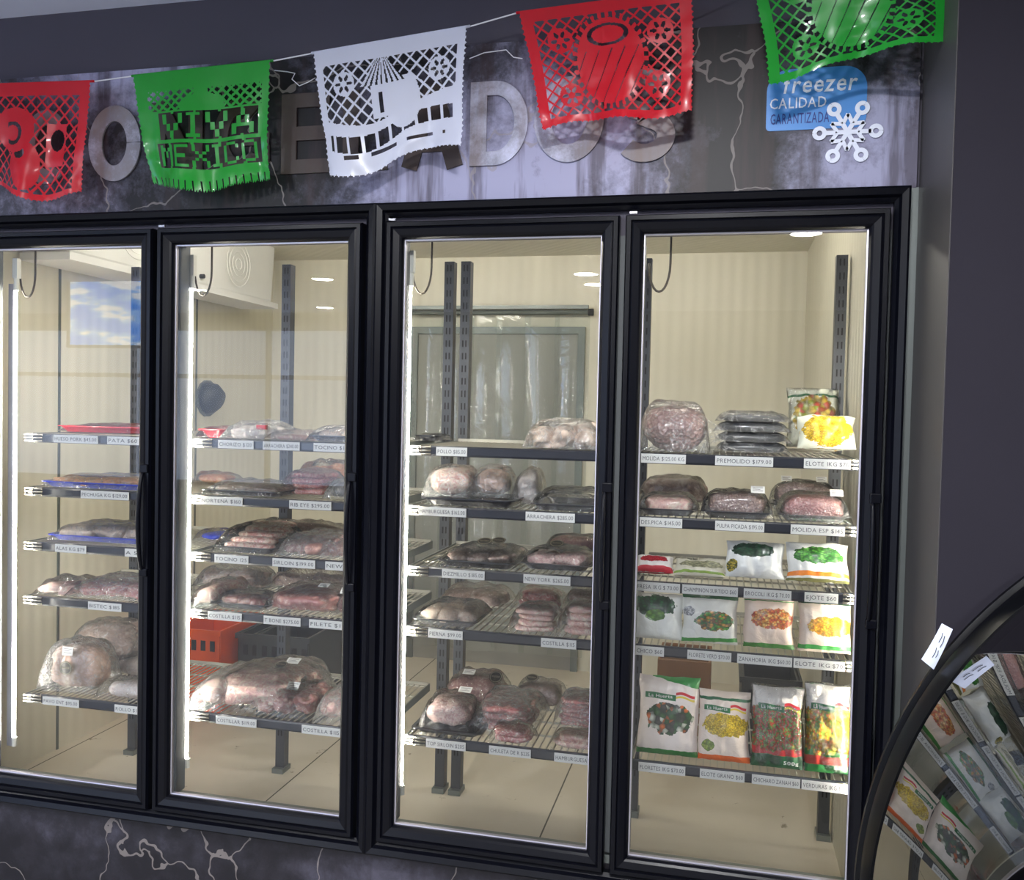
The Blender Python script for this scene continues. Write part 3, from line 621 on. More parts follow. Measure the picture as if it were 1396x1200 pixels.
def sticker(par, x, y, z, r=.02, tilt=.5, kind='round', name=None):
    """a round black seal or white card label stuck on a pack"""
    Mx = Matrix.Translation((x, y, z)) @ Matrix.Rotation(PI/2-tilt, 4, 'X')      # tilt 0 faces the viewer, larger lies back
    Mx = Matrix.Translation((x, y, z)) @ Matrix.Rotation(-tilt, 4, 'X'); m = MB()
    if kind == 'round':
        pts = arc(0, 0, r, r, 0, 360, 24)[:-1]; m.add([(p[0], 0, p[1]) for p in pts], [tuple(range(24))[::-1]]); m.cur = 1
        b = stroke(arc(0, 0, r*.86, r*.86, 0, 360, 24), r*.07, .0003, -.0004); m.add(b.v, b.f)
        text_mb(m, 'BOUTIQUE', -r*.62, -r*.1, r*1.24, r*.3, -.0008); m.xf(Mx).build(name or 'round_seal', ['seal', 'sealtext'], par)
    else:
        w, h = r*1.7, r*1.2; m.box((-w/2, 0, -h/2), (w/2, .0006, h/2)); m.cur = 1
        for k in range(3): m.box((-w*.38, -.0004, h*(.25-.22*k)-.0006), (w*(.38-.2*(k % 2)), 0, h*(.25-.22*k)+.001))
        m.xf(Mx).build(name or 'paper_label', ['tag', 'ink'], par)
USED = {}
def place(px0, px1, pt, pb, s, dep, z=None, lying=True, yoff=0):
    """x centre, front y, width, height of a thing whose outline spans these photo bounds on shelf s"""
    zs = ZS[s] if z is None else z; xm = (px0+px1)/2
    y = at(xm, pb, zs, 2).y; y = max(YF+.012, min(.5, y)); y = min(y+yoff, YF+.508-dep) if yoff > .05 else y+yoff
    X0, X1 = at(px0, pb, y).x, at(px1, pb, y).x
    if px0 < 195 and px1 >= 188 and px1 < 200: X1 += .05
    h = at(xm, pt, y+(dep*.75 if lying else dep*.3)).z-zs
    return (X0+X1)/2, y, X1-X0, max(.012, h), zs
def fin(t): return t
SEED = [0]
def pack(name, label, b, s, dep, kind, mat, cat='meat pack', group=None, seals=(), n=3, zoff=0, rz=0, film='film', tray='blacktray', th=None, yoff=0, maxh=None):
    """b = (px0, px1, ptop, pbottom) as seen in the photograph; builds tray / meat pieces / film"""
    SEED[0] += 1; sd = SEED[0]
    x, y, w, h, zs = place(*b, s, dep, yoff=yoff)
    if maxh: h = min(h, maxh)
    t = thing(name, label, cat, (x, y+dep/2, zs+zoff), rz, group); zb = .0; d = dep
    if 'tray' in kind:
        th_ = th or min(.022, h*.45); traym(w-.008, d, th_).build('tray', tray, t); zb = .005; w2, d2 = w-.04, d-.04
    else: w2, d2 = w*.93, d*.93
    hh = max(.012, h-zb-.004)
    K = kind.replace('tray', '').strip('_')
    if K == 'slab': lump(w2, d2, hh, sd, 3.2, .10, 16, c=(0, 0, zb), ez=2.6).build('meat', mat, t, True)
    elif K == 'ball': lump(w2, d2, hh, sd, 2.3, .08, 12, c=(0, 0, zb), ez=2.2).build('meat', mat, t, True)
    elif K == 'mince': lump(w2, d2, hh, sd, 4, .05, 40, 44, 20, c=(0, 0, zb), ez=3).build('mince', mat, t, True)
    elif K == 'pieces':
        for k in range(n):
            xx = (k-(n-1)/2)*w2/n; lump(w2/n*1.12, d2*(.8+.12*((k*5) % 3)/2), hh*(.78+.22*((k*7) % 3)/2), sd*9+k, 2.9, .2, 22, 30, 18, c=(xx, (R.random()-.5)*d2*.1, zb)).build('meat_piece', mat, t, True)
    elif K == 'stack':
        for k in range(n):
            lump(w2*(.94-.03*((k*5) % 3)), d2*.86, hh/n*1.16, sd*9+k, 3.4, .11, 18, 36, 12, c=((R.random()-.5)*.012, (R.random()-.5)*.012, zb+k*hh/n)).build('steak', mat, t, True)
    elif K == 'strips':
        for k in range(n):
            fr_ = k/(n-1) if n > 1 else 0; o = lump(w2*.95, d2/n*1.35, hh/n*1.9, sd*9+k, 2.8, .10, 12, 30, 8, c=(0, -d2/2*.8+d2*.8*fr_, zb+hh*.72*fr_)).build('slice', mat, t, True)
    elif K == 'discs':
        for k in range(n):
            r = min(w2, hh*1.3)
            lump(w2*.9, d2/n*1.05, hh*.96, sd*9+k, 2.1, .05, 16, 26, 14, c=((R.random()-.5)*.01, -d2/2+d2*(k+.5)/n, zb)).build('slice', mat, t, True)
    film_over(w*.97, d*.98, hh+zb+.004, sd, edge=.006 if 'tray' in kind else .012, amp=.006 if 'tray' in kind else .009).build('plastic_wrap' if 'tray' in kind else 'plastic_bag', film, t, True)
    for (kd, fx_, fy_, r) in seals:
        # fx, fy in 0..1 of the pack seen from above
        sx_, sy_ = (fx_-.5)*w*.9, (fy_-.5)*d*.85; zz_ = film_z(w*.97, d*.98, hh+zb+.004, sx_, sy_, .012)+.013; sticker(t, sx_, sy_-.004, zz_, r, 1.25 if fy_ > .3 else .8, kd)
    return t
def bag(name, label, b, s, th, mat, lean=.18, cat='vegetable bag', group=None, lumpy=.05, logo=False, yoff=0, wr=.004, film=False, lowtext=False, dep=None):
    SEED[0] += 1; sd = SEED[0]; dep = dep or th
    x, y, w, h, zs = place(*b, s, dep, lying=lean > .6, yoff=yoff); L = h/max(.3, math.cos(lean)) if lean < 1.0 else dep/math.sin(lean)
    if lean < 1.0: L = (h-th*.4*math.sin(lean))/math.cos(lean)
    t = thing(name, label, cat, (x, y+th/2, zs+.004+(th*.45*math.sin(lean))), 0, group)
    Mx = Matrix.Rotation(-lean, 4, 'X')
    o = pillow(w, L, th, sd, wr, lumpy, 30).build('printed_bag', mat, t, True); o.rotation_euler = (-lean, 0, 0)
    f = pillow_fn(w, L, th, sd, wr, lumpy)
    if logo:
        m = MB(); 
        def band(u, v, x0, x1, z0, z1, amp): X = x0+(x1-x0)*u; Z = z0+(z1-z0)*v+amp*math.sin(u*PI*1.6)-.003*u; return (X, -f(X, Z)-.0016, Z)
        m.cur = 0; m.grid(lambda u, v: band(u, v, -w*.38, w*.12, L*.722, L*.795, .0015), 14, 3)
        m.cur = 1; m.grid(lambda u, v: band(u, v, w*.12, w*.42, L*.735, L*.76, .004), 8, 2)
        m.cur = 2; m.grid(lambda u, v: band(u, v, w*.12, w*.42, L*.775, L*.81, .004), 8, 2)
        o2 = m.build('logo_band', ['lgreen', 'lyellow', 'redink'], t); o2.rotation_euler = (-lean, 0, 0)
        m = MB(); text_mb(m, 'La Huerta', -w*.33, L*.737, w*.40, L*.042, 0, .01, fn=lambda X, Z: -f(X, Z)-.003); o2 = m.build('logo_text', 'tag', t); o2.rotation_euler = (-lean, 0, 0)
    if lowtext:
        m = MB(); text_mb(m, '500g', w*.12, L*.06, w*.3, L*.045, 0, .015, fn=lambda X, Z: -f(X, Z)-.0025); o2 = m.build('weight_text', 'tag', t); o2.rotation_euler = (-lean, 0, 0)
    if film:
        o2 = pillow(w*1.03, L*1.02, th*1.06, sd+40, .008, 0, 24).build('plastic_sleeve', 'film', t, True); o2.rotation_euler = (-lean, 0, 0)
    return t
M['lgreen'] = plain('logo_green', (20, 104, 58), .5); M['lyellow'] = plain('logo_yellow', (226, 200, 60), .5)
G1, G2, G3 = (34, 110, 44), (70, 150, 60), (26, 84, 40)
# --- leftmost door
P = pack
P('meat_tray', 'red lidded tray on the topmost shelf of the leftmost door', (76, 192, 578, 590), 0, .25, 'tray', 'redtray', 'tray', tray='redtray', th=.024)
P('chicken_tray', 'blue tray with pale orange chicken fillets, upper one behind the leftmost door', (54, 190, 645, 667), 1, .24, 'tray_pieces', 'orangemeat', 'meat tray', tray='bluetray', n=3, film='bagfilm', maxh=.05, th=.022)
P('chicken_tray', 'blue tray with bagged pale chicken, lower one behind the leftmost door', (63, 190, 708, 740), 2, .24, 'tray_pieces', 'chicken', 'meat tray', tray='bluetray', n=3, film='bagfilm', maxh=.075, th=.022)
P('meat_bag', 'small bag of pink meat chunks at the left on the leftmost door\'s fourth shelf', (48, 100, 784, 812), 3, .16, 'pieces', 'pork', n=2)
P('meat_bag', 'long bag of red beef cuts at the right on the leftmost door\'s fourth shelf', (92, 192, 782, 817), 3, .22, 'pieces', 'beefred', n=3, film='bagfilm', maxh=.09)
t = P('netted_ham', 'big round netted ham with a white label and round black seal', (52, 130, 868, 944), 4, .15, 'ball', 'ham', 'ham', film='bagfilm')
sticker(t, .01, -.083, .155, .026, .15, 'label'); sticker(t, .01, -.092, .095, .026, .0, 'round')
P('meat_block', 'brown wrapped meat block behind the round netted ham', (90, 176, 840, 915), 4, .2, 'slab', 'brownmeat', 'meat pack', yoff=.12, film='bagfilm')
P('meat_roll', 'upper pale frosted meat roll beside the netted ham', (147, 192, 890, 935), 4, .12, 'ball', 'whitemeat', 'meat pack', yoff=.09, maxh=.1)
P('meat_roll', 'lower pale frosted meat roll beside the netted ham', (134, 192, 922, 955), 4, .09, 'ball', 'whitemeat', 'meat pack', maxh=.07)
# --- second door
P('sausage_tray', 'red tray at the left end of the second door\'s topmost shelf', (268, 305, 582, 597), 0, .2, 'tray', 'redtray', 'tray', tray='redtray', th=.03)
t = P('chorizo_bag', 'crumpled whitish meat bag with a red label on the second door\'s topmost shelf', (303, 368, 576, 599), 0, .2, 'pieces', 'whitemeat', n=2, film='bagfilm', maxh=.055)
MB().box((.035, -.095, .035), (.07, -.08, .05)).build('red_label', 'redink', t)
P('meat_bag', 'thin flat meat pack in the middle of the second door\'s topmost shelf', (362, 424, 588, 602), 0, .2, 'slab', 'pork', maxh=.025)
P('meat_tray', 'black tray of pale bagged meat at the right of the second door\'s topmost shelf', (418, 476, 582, 604), 0, .22, 'tray_slab', 'chicken', 'meat tray', film='bagfilm', maxh=.05)
P('orange_meat_bag', 'small orange-pink meat bag at the left rear of the second door\'s second shelf', (264, 305, 644, 664), 1, .12, 'slab', 'orangemeat', yoff=.25, maxh=.06)
P('meat_tray', 'wide black tray of thin grey-wrapped cuts on the second door\'s second shelf', (272, 380, 652, 678), 1, .26, 'tray_slab', 'brownmeat', 'meat tray', film='bagfilm', maxh=.04)
P('steak_pack', 'stack of pink-red steaks on the second door\'s second shelf', (384, 441, 640, 676), 1, .2, 'stack', 'beefred', n=4, maxh=.09)
P('orange_meat_bag', 'heap of orange marinated meat at the right rear of the second shelf', (405, 474, 628, 655), 1, .13, 'pieces', 'orangemeat', yoff=.26, n=2, maxh=.11)
P('meat_bag', 'small dark-wrapped pack beside the pink-red steaks on the second door\'s second shelf', (443, 476, 655, 681), 1, .16, 'slab', 'darkfilm', film='bagfilm', maxh=.06)
P('bacon_tray', 'black tray fanned with bacon slices and a round black seal', (288, 372, 706, 757), 2, .28, 'tray_strips', 'bacon', 'meat tray', n=5, seals=(('round', .42, .93, .026),), maxh=.085)
P('blue_packet', 'small blue packet at the left of the bacon tray', (266, 296, 720, 742), 2, .14, 'slab', 'bluetray', 'packet', yoff=.07, maxh=.03)
P('beef_pack', 'large vacuum pack of dark red beef right of the bacon tray', (378, 474, 722, 762), 2, .27, 'pieces', 'beef', n=3, film='bagfilm', maxh=.09)
P('beef_pack', 'brown beef pack lying at the rear behind the bacon tray', (320, 470, 705, 735), 2, .13, 'slab', 'brownmeat', yoff=.33, maxh=.06)
P('meat_bag', 'dark pink meat piece at the left end of the second door\'s fourth shelf', (262, 290, 785, 830), 3, .26, 'slab', 'pork', maxh=.07)
P('rib_tray', 'black tray of short ribs on the second door\'s fourth shelf', (284, 366, 803, 832), 3, .16, 'tray_pieces', 'ribs', 'meat tray', n=3, maxh=.06)
P('meat_bag', 'brown meat bag at the rear left of the fourth shelf, behind the short ribs', (264, 350, 768, 812), 3, .18, 'pieces', 'brownmeat', n=2, yoff=.2, film='bagfilm', maxh=.11)
P('steak_pack', 'large round T-bone pack with a paper label on the second door\'s fourth shelf', (358, 452, 792, 842), 3, .25, 'slab', 'ribs', seals=(('label', .72, .42, .022),), maxh=.075)
P('meat_bag', 'bagged meat with a white label, right of the large round T-bone pack', (455, 480, 800, 838), 3, .2, 'slab', 'beef', seals=(('label', .4, .15, .022),), maxh=.09)
P('meat_bag', 'grey-brown meat bag at the rear behind the T-bone pack', (370, 474, 775, 805), 3, .12, 'pieces', 'brownmeat', n=2, yoff=.32, maxh=.09)
P('pork_slab', 'large cream-pink pork slab with a label and oval seal on the bottom shelf', (276, 396, 888, 972), 4, .36, 'slab', 'pork', seals=(('label', .68, .72, .03), ('round', .62, .52, .024)), maxh=.11)
P('pork_slab', 'narrow pork piece at the left end of the second door\'s bottom shelf', (258, 300, 900, 970), 4, .36, 'slab', 'pork', maxh=.10, film='bagfilm')
P('rib_pack', 'vacuum pack of red ribs with a white label on the second door\'s bottom shelf', (340, 424, 925, 977), 4, .24, 'pieces', 'ribs', n=3, seals=(('label', .55, .3, .026), ('round', .5, .72, .022)), maxh=.08)
P('rib_pack', 'brown rib rack lying at the rear right of the large pork slab', (350, 425, 886, 930), 4, .16, 'slab', 'brownmeat', yoff=.33, maxh=.08)
P('pork_slab', 'pale pink pork pack at the right end of the second door\'s bottom shelf', (430, 476, 925, 988), 4, .26, 'slab', 'pork', film='bagfilm', maxh=.09)
# --- third door
P('empty_tray', 'small dark tray at the left end of the third door\'s topmost shelf', (564, 597, 592, 603), 0, .16, 'tray', 'blacktray', 'tray', th=.022, yoff=.12)
P('chicken_bag', 'round bag of pale pink meat alone at the right of the third door\'s topmost shelf', (716, 812, 574, 620), 0, .24, 'pieces', 'chicken', 'meat pack', n=3, film='bagfilm')
P('loaf_tray', 'long black tray under two pink meat loaf packs on the third door\'s second shelf', (572, 700, 677, 696), 1, .25, 'tray', 'blacktray', 'tray', th=.025)
P('meat_loaf_pack', 'left pink meat loaf pack on the black tray of the second shelf', (578, 639, 645, 690), 1, .16, 'ball', 'bacon', zoff=.024, film='bagfilm', yoff=.03, maxh=.1)
P('meat_loaf_pack', 'right brown-pink meat loaf pack on the black tray of the second shelf', (643, 689, 645, 690), 1, .16, 'ball', 'ham', zoff=.024, film='bagfilm', yoff=.03, maxh=.1)
P('crumpled_bag', 'crumpled clear bag of greyish meat right of the two loaf packs', (702, 731, 636, 690), 1, .16, 'slab', 'whitemeat', film='bagfilm', yoff=.03, maxh=.11)
P('empty_tray', 'empty black foam tray at the right of the third door\'s second shelf', (722, 822, 664, 698), 1, .24, 'tray', 'blacktray', 'tray', th=.022)
P('steak_tray', 'wide black tray with dark steaks and round black seals on the third door\'s middle shelf', (594, 702, 728, 776), 2, .30, 'tray_pieces', 'brownmeat', 'meat tray', n=3, seals=(('round', .42, .66, .026), ('round', .55, .95, .026)), maxh=.05)
P('steak_tray', 'black tray of two fat-rimmed steaks under a round seal on the middle shelf', (708, 806, 738, 779), 2, .2, 'tray_pieces', 'hamslice', 'meat tray', n=2, seals=(('round', .42, .62, .024),), maxh=.06)
P('steak_tray', 'brown beef tray at the rear right of the third door\'s middle shelf', (740, 822, 728, 760), 2, .14, 'tray_slab', 'beef', 'meat tray', yoff=.25, maxh=.07)
P('chop_tray', 'black tray of pale pork chops at the left of the third door\'s fourth shelf', (560, 650, 815, 861), 3, .22, 'tray_pieces', 'chicken', 'meat tray', n=3, maxh=.08)
P('meat_bag', 'greyish wrapped chops lying behind the pork chop tray', (596, 682, 795, 836), 3, .2, 'pieces', 'brownmeat', n=2, yoff=.2, maxh=.07)
P('steak_pack', 'stack of pink steaks in the middle of the third door\'s fourth shelf', (696, 756, 822, 872), 3, .14, 'stack', 'pork', n=4, maxh=.105)
P('steak_pack', 'stack of pink steaks at the right end of the third door\'s fourth shelf', (762, 822, 820, 876), 3, .14, 'stack', 'pork', n=4, maxh=.11)
P('steak_pack', 'thin steak pack at the rear middle of the third door\'s fourth shelf', (700, 762, 792, 822), 3, .16, 'stack', 'beefred', n=2, yoff=.27, maxh=.06)
P('steak_pack', 'grey-pink steak pack at the rear right of the third door\'s fourth shelf', (768, 826, 795, 825), 3, .16, 'stack', 'brownmeat', n=2, yoff=.25, maxh=.07)
P('meat_tray', 'thin black tray under the sliced ham on the third door\'s bottom shelf', (559, 656, 985, 1008), 4, .2, 'tray', 'blacktray', 'tray', th=.02)
P('ham_pack', 'oval marbled ham slice pack with a white label on the thin black tray', (574, 636, 945, 1004), 4, .17, 'slab', 'hamslice', seals=(('label', .75, .8, .026),), zoff=.024, maxh=.085)
P('beef_pack', 'dark beef pack with a white label and round seal behind the oval ham pack', (604, 680, 912, 965), 4, .2, 'slab', 'beef', seals=(('label', .35, .35, .026), ('round', .9, .3, .024)), yoff=.24, maxh=.1)
P('beef_pack', 'long bag of pinkish-orange beef slices in the middle of the third door\'s bottom shelf', (640, 722, 938, 1010), 4, .30, 'stack', 'beefred', n=3, film='bagfilm', maxh=.10, yoff=.04)
P('beef_pack', 'small low pack of red slices at the front of the third door\'s bottom shelf', (668, 722, 985, 1020), 4, .1, 'stack', 'beefred', n=2, maxh=.05, yoff=-.01)
P('beef_pack', 'brown wrapped meat with a round seal at the rear middle of the bottom shelf', (700, 762, 915, 950), 4, .14, 'slab', 'brownmeat', seals=(('round', .3, .5, .024),), yoff=.33, maxh=.08)
P('burger_pack', 'tall stack of burger slices at the right end of the third door\'s bottom shelf', (755, 822, 940, 1015), 4, .18, 'stack', 'beefred', n=6, film='bagfilm', yoff=.13, maxh=.12)
P('burger_pack', 'low pack of pale burger slices at the front right of the bottom shelf', (752, 822, 995, 1036), 4, .1, 'stack', 'pork', n=2, maxh=.05)
# --- rightmost door
P('ground_meat_bag', 'big clear bag of ground meat on the rightmost door\'s topmost shelf', (870, 962, 550, 617), 0, .24, 'ball', 'groundbag', film='bagfilm')
t = thing('clear_bag_end', 'twisted empty end of clear plastic beside the ground meat bag', 'plastic bag', (-.41, .23, ZS[0]))
m = MB(); m.grid(lambda u, v: (-.03+u*.075+.01*nz(u*5, v*9, 0, 3), -.02-.05*v*(1-v)+.03*nz(u*6, v*6, 1, 3), .002+v*(.115-.05*u)), 14, 14); m.build('crumpled_film', 'bagfilm', t, True)
zb = 0
for k in range(4):
    x, y, w, h, zs = place(976, 1074, 562, 618, 0, .1); hh = h/4
    t = thing('vacuum_pack', ['lowest', 'second', 'third', 'topmost'][k]+' of the four dark flat vacuum packs on the topmost shelf', 'vacuum pack', (x+.002*(k % 2), y+.1, ZS[0]+k*hh), .02*(k % 2), 'dark flat vacuum packs')
    lump(w*.95, .18, hh*.96, 60+k, 5, .02, 20, 36, 10, ez=3.5).build('contents', 'darkfilm', t, True); film_over(w*.98, .19, hh*.9, 70+k, edge=.012, amp=.006).build('plastic_seam', 'bagfilm', t, True)
M['b_mix1'] = printmat('green_yellow_print', (206, 208, 190), [(.5, .5, .42, .34, [(206, 170, 40), (150, 160, 60), (196, 70, 60), (220, 190, 90)], 6)], [(.82, .86, (30, 90, 50), 0)])
M['b_corn2'] = printmat('corn_print', (222, 224, 206), [(.5, .45, .42, .42, [(236, 196, 30), (240, 206, 60), (226, 176, 20)], 24)], [])
M['b_red'] = printmat('red_fruit_print', (232, 226, 222), [(.5, .62, .36, .2, [(190, 24, 44), (214, 44, 62)], 12)], [(0, .2, (206, 40, 60), 0)])
M['b_green0'] = printmat('pale_green_print', (206, 200, 180), [(.5, .5, .4, .2, [(190, 186, 150), (170, 168, 130)], 10)], [(.06, .16, (120, 150, 40), 0)])
M['b_spin'] = printmat('dark_leaf_print', (220, 222, 222), [(.45, .66, .36, .2, [(40, 70, 52), (30, 84, 56), (60, 90, 70)], 9), (.1, .25, .09, .16, [(190, 170, 60), (40, 70, 40)], 20)], [])
M['b_bean'] = printmat('green_bean_print', (232, 232, 228), [(.5, .6, .4, .22, [(60, 140, 50), (100, 176, 70), (40, 110, 40)], 13)], [(.1, .2, (236, 134, 40), 0), (.0, .05, (110, 110, 60), 0)])
M['b_broc'] = printmat('broccoli_print', (236, 238, 234), [(.4, .72, .46, .22, [(20, 78, 48), (30, 104, 54), (16, 60, 40)], 9), (.45, .5, .2, .12, [(120, 176, 70), (100, 160, 70)], 8)], [])
M['b_flor'] = printmat('floret_print', (222, 222, 216), [(.58, .45, .32, .2, [G1, (96, 170, 60), (124, 84, 46), (210, 150, 60)], 11), (.13, .62, .1, .1, [(170, 172, 176), (224, 224, 226)], 22)], [(.9, 1.0, (26, 92, 52), 0), (0, .08, (60, 140, 60), .06)])
M['b_carr'] = printmat('carrot_print', (228, 206, 190), [(.55, .56, .4, .2, [(222, 116, 40), (236, 160, 70), (196, 70, 40), (240, 200, 120)], 13)], [(.0, .09, (50, 120, 40), 0), (.88, .9, (60, 130, 50), 0)])
M['b_corn3'] = printmat('yellow_orange_print', (230, 212, 196), [(.62, .5, .42, .19, [(244, 176, 40), (240, 200, 60), (232, 150, 30)], 15)], [(.05, .14, (60, 150, 70), 0), (.93, .96, (20, 60, 40), 0)])
M['b_l1'] = printmat('mixed_floret_print', (234, 222, 216), [(.52, .47, .36, .2, [(44, 84, 44), (214, 216, 200), (60, 100, 50), (220, 110, 40), (70, 64, 60)], 8)], [(0, .075, (40, 120, 50), 0), (1.02, 1.4, (50, 140, 66), -.16)])
M['b_l2'] = printmat('sweetcorn_print', (232, 216, 204), [(.52, .52, .42, .17, [(236, 200, 30), (240, 212, 60), (224, 184, 20)], 22), (.2, .22, .12, .08, [(160, 176, 80), (120, 150, 60)], 14)], [(0, .09, (232, 104, 34), 0), (.86, .9, (20, 92, 56), 0)])
M['b_l3'] = printmat('pea_carrot_print', (60, 116, 60), [(.5, .5, .9, .28, [(206, 90, 40), (96, 150, 60), (196, 64, 40), (120, 160, 70)], 20)], [(.17, .26, (206, 50, 50), 0), (0, .165, (22, 88, 50), 0), (.66, 1.0, (232, 226, 220), 0), (.66, .69, (30, 120, 66), 0)])
M['b_l4'] = printmat('mixed_veg_print', (60, 140, 60), [(.5, .48, .9, .27, [(240, 190, 50), (120, 170, 60), (230, 130, 50), (236, 210, 90)], 14)], [(.1, .2, (216, 70, 56), 0), (0, .1, (34, 110, 54), 0), (.68, 1.0, (234, 228, 222), 0), (.68, .71, (40, 140, 76), 0)])
bag('vegetable_bag', 'rumpled greenish vegetable bag leaning behind the yellow corn bag', (1074, 1146, 532, 612), 0, .07, M['b_mix1'], .35, lumpy=.1, film=True, yoff=.15, wr=.009)
bag('corn_bag', 'yellow corn bag lying at the right front of the topmost shelf', (1088, 1170, 572, 624), 0, .085, M['b_corn2'], .55, lumpy=.12, film=False, wr=.006, yoff=.02)
P('meat_tray', 'tray of pink sliced meat at the left of the rightmost door\'s second shelf', (868, 951, 672, 704), 1, .17, 'tray_mince', 'pork', 'meat tray', maxh=.07)
P('meat_tray', 'brown domed meat pack behind the pink sliced meat tray', (872, 962, 650, 685), 1, .14, 'slab', 'brownmeat', 'meat pack', yoff=.2, maxh=.10)
P('mince_tray', 'tray of greyish minced meat with a white label, middle of the second shelf', (955, 1054, 668, 708), 1, .18, 'tray_mince', 'mincebrown', 'meat tray', seals=(('label', .82, .25, .024),), maxh=.078)
P('mince_tray', 'tray of pink minced meat with a white label, right of the second shelf', (1060, 1162, 672, 713), 1, .18, 'tray_mince', 'mincepink', 'meat tray', seals=(('label', .84, .25, .022),), maxh=.078, tray='cleartray')
P('mince_tray', 'brown labelled meat tray behind the pink mince tray', (1050, 1148, 656, 690), 1, .15, 'tray_mince', 'mincebrown', 'meat tray', seals=(('label', .2, .3, .02), ('label', .75, .3, .02)), yoff=.21, maxh=.095)
bag('fruit_bag', 'small red and white bag at the left of the rightmost door\'s middle shelf', (865, 918, 762, 796), 2, .05, M['b_red'], .75, lumpy=.05, dep=.08)
bag('mushroom_bag', 'flat beige bag with a green line between the red bag and the dark leaf bag', (918, 990, 766, 797), 2, .04, M['b_green0'], .8, lumpy=.05, dep=.08)
bag('leaf_vegetable_bag', 'crumpled white bag printed with dark green leaves on the middle shelf', (988, 1070, 746, 802), 2, .07, M['b_spin'], .5, lumpy=.05, wr=.01)
bag('green_bean_bag', 'white bag with green beans and an orange band on the middle shelf', (1072, 1160, 748, 808), 2, .07, M['b_bean'], .45, lumpy=.05)
bag('broccoli_bag', 'white bag printed with broccoli at the left of the fourth shelf', (862, 930, 814, 880), 3, .06, M['b_broc'], .2, lumpy=.06)
bag('floret_bag', 'white bag with a green vegetable medley picture and dark green top on the fourth shelf', (928, 1006, 816, 887), 3, .055, M['b_flor'], .2)
bag('carrot_bag', 'cream bag with a diced orange carrot picture on the fourth shelf', (1012, 1083, 818, 892), 3, .055, M['b_carr'], .18)
bag('corn_bag', 'cream bag with yellow-orange corn kernels at the right of the fourth shelf', (1088, 1162, 826, 899), 3, .055, M['b_corn3'], .18)
bag('floret_bag', 'white mixed floret vegetable bag, leftmost on the bottom shelf of the rightmost door', (866, 951, 930, 1044), 4, .06, M['b_l1'], .16, logo=True)
bag('sweetcorn_bag', 'cream sweetcorn bag with an orange bottom edge on the bottom shelf', (949, 1021, 950, 1052), 4, .055, M['b_l2'], .18, logo=True)
bag('pea_carrot_bag', 'green shiny bag of peas and carrots with a red stripe on the bottom shelf', (1023, 1095, 944, 1060), 4, .05, M['b_l3'], .14, logo=True, film=True, lowtext=True)
bag('mixed_vegetable_bag', 'green shiny bag of yellow mixed vegetables, rightmost on the bottom shelf', (1096, 1162, 942, 1067), 4, .05, M['b_l4'], .14, logo=True, film=True, lowtext=True)
# ------------------------------------------------------------------ papel picado banners
FONT = {'V': ['10001', '10001', '10001', '01010', '01010', '00100', '00100'], 'I': ['111', '010', '010', '010', '010', '010', '111'], 'A': ['00100', '00100', '01010', '01010', '11111', '10001', '10001'],
        'M': ['10001', '11011', '10101', '10101', '10001', '10001', '10001'], 'E': ['11111', '10000', '10000', '11110', '10000', '10000', '11111'], 'X': ['10001', '10001', '01010', '00100', '01010', '10001', '10001'],
        'C': ['01110', '10001', '10000', '10000', '10000', '10001', '01110'], 'O': ['01110', '10001', '10001', '10001', '10001', '10001', '01110']}
def word_at(s, u0, u1, v0, v1, u, v):
    if not (u0 <= u < u1 and v0 <= v < v1): return None
    tot = sum(len(FONT[c][0])+1 for c in s)-1; x = (u-u0)/(u1-u0)*tot; y = int((v-v0)/(v1-v0)*7.001); a = 0
    for c in s:
        w = len(FONT[c][0])
        if a <= x < a+w: return FONT[c][min(6, y)][int(x-a)] == '1'
        if x < a+w+1: return False if x >= a+w else None
        a += w+1
    return False
def lattice(u, v, n=13, asp=.72, w=.2):
    a = (u*n+v*n*asp) % 1; b = (u*n-v*n*asp) % 1; return a < w or b < w
def flower(u, v, cu, cv, r, asp=.72):
    x, y = (u-cu), (v-cv)*asp; q = math.hypot(x, y)
    if q > r: return None
    if q > r*.86 or q < r*.2: return True
    a = math.atan2(y, x); p = math.cos(3*a)**2; return not (r*.28 < q < r*(.34+.45*p) and p > .25)
def edge_ok(u, v, nb=22):
    # scalloped sides and bottom
    e = .012+.010*abs(math.sin(v*nb*PI)); b = .014+.012*abs(math.sin(u*nb*1.3*PI))
    return e < u < 1-e and v < 1-b
def pat_figure(u, v):
    if not edge_ok(u, v): return False
    if u < .085 or u > .915 or v < .1 or v > .92: return True
    x, y = (u-.5)/.2, (v-.5)/.36; q = x*x+y*y
    if q < 1:
        if .55 < math.hypot((u-.5)/.17, (v-.28)/.13) < .72: return False
        if abs(math.sin((u-.5)*40+v*14)) < .12 and v > .4: return False
        return True
    if q < 1.28: return (math.atan2(y, x)*5.1) % 1 < .45
    for c in ((.22, .28), (.8, .3), (.78, .72), (.24, .75)):
        f = flower(u, v, c[0], c[1], .075)
        if f is not None: return f
    return lattice(u, v)
def pat_calavera(u, v):
    if not edge_ok(u, v): return False
    if u < .09 or u > .91 or v < .12 or v > .93: return True
    if math.hypot((u-.42)/.17, (v-.42)/.2) < 1:
        if .5 < math.hypot((u-.40)/.12, (v-.45)/.14) < .75 and u > .36: return False
        return True
    if math.hypot((u-.52)/.13, (v-.72)/.2) < 1: return not (math.hypot((u-.48)/.05, (v-.62)/.05) < 1)
    if .16 < u-.52 < .3 and .36 < v < .72: return (math.hypot((u-.76)/.05, (v-.5)/.09) > 1)
    return lattice(u, v, 12)
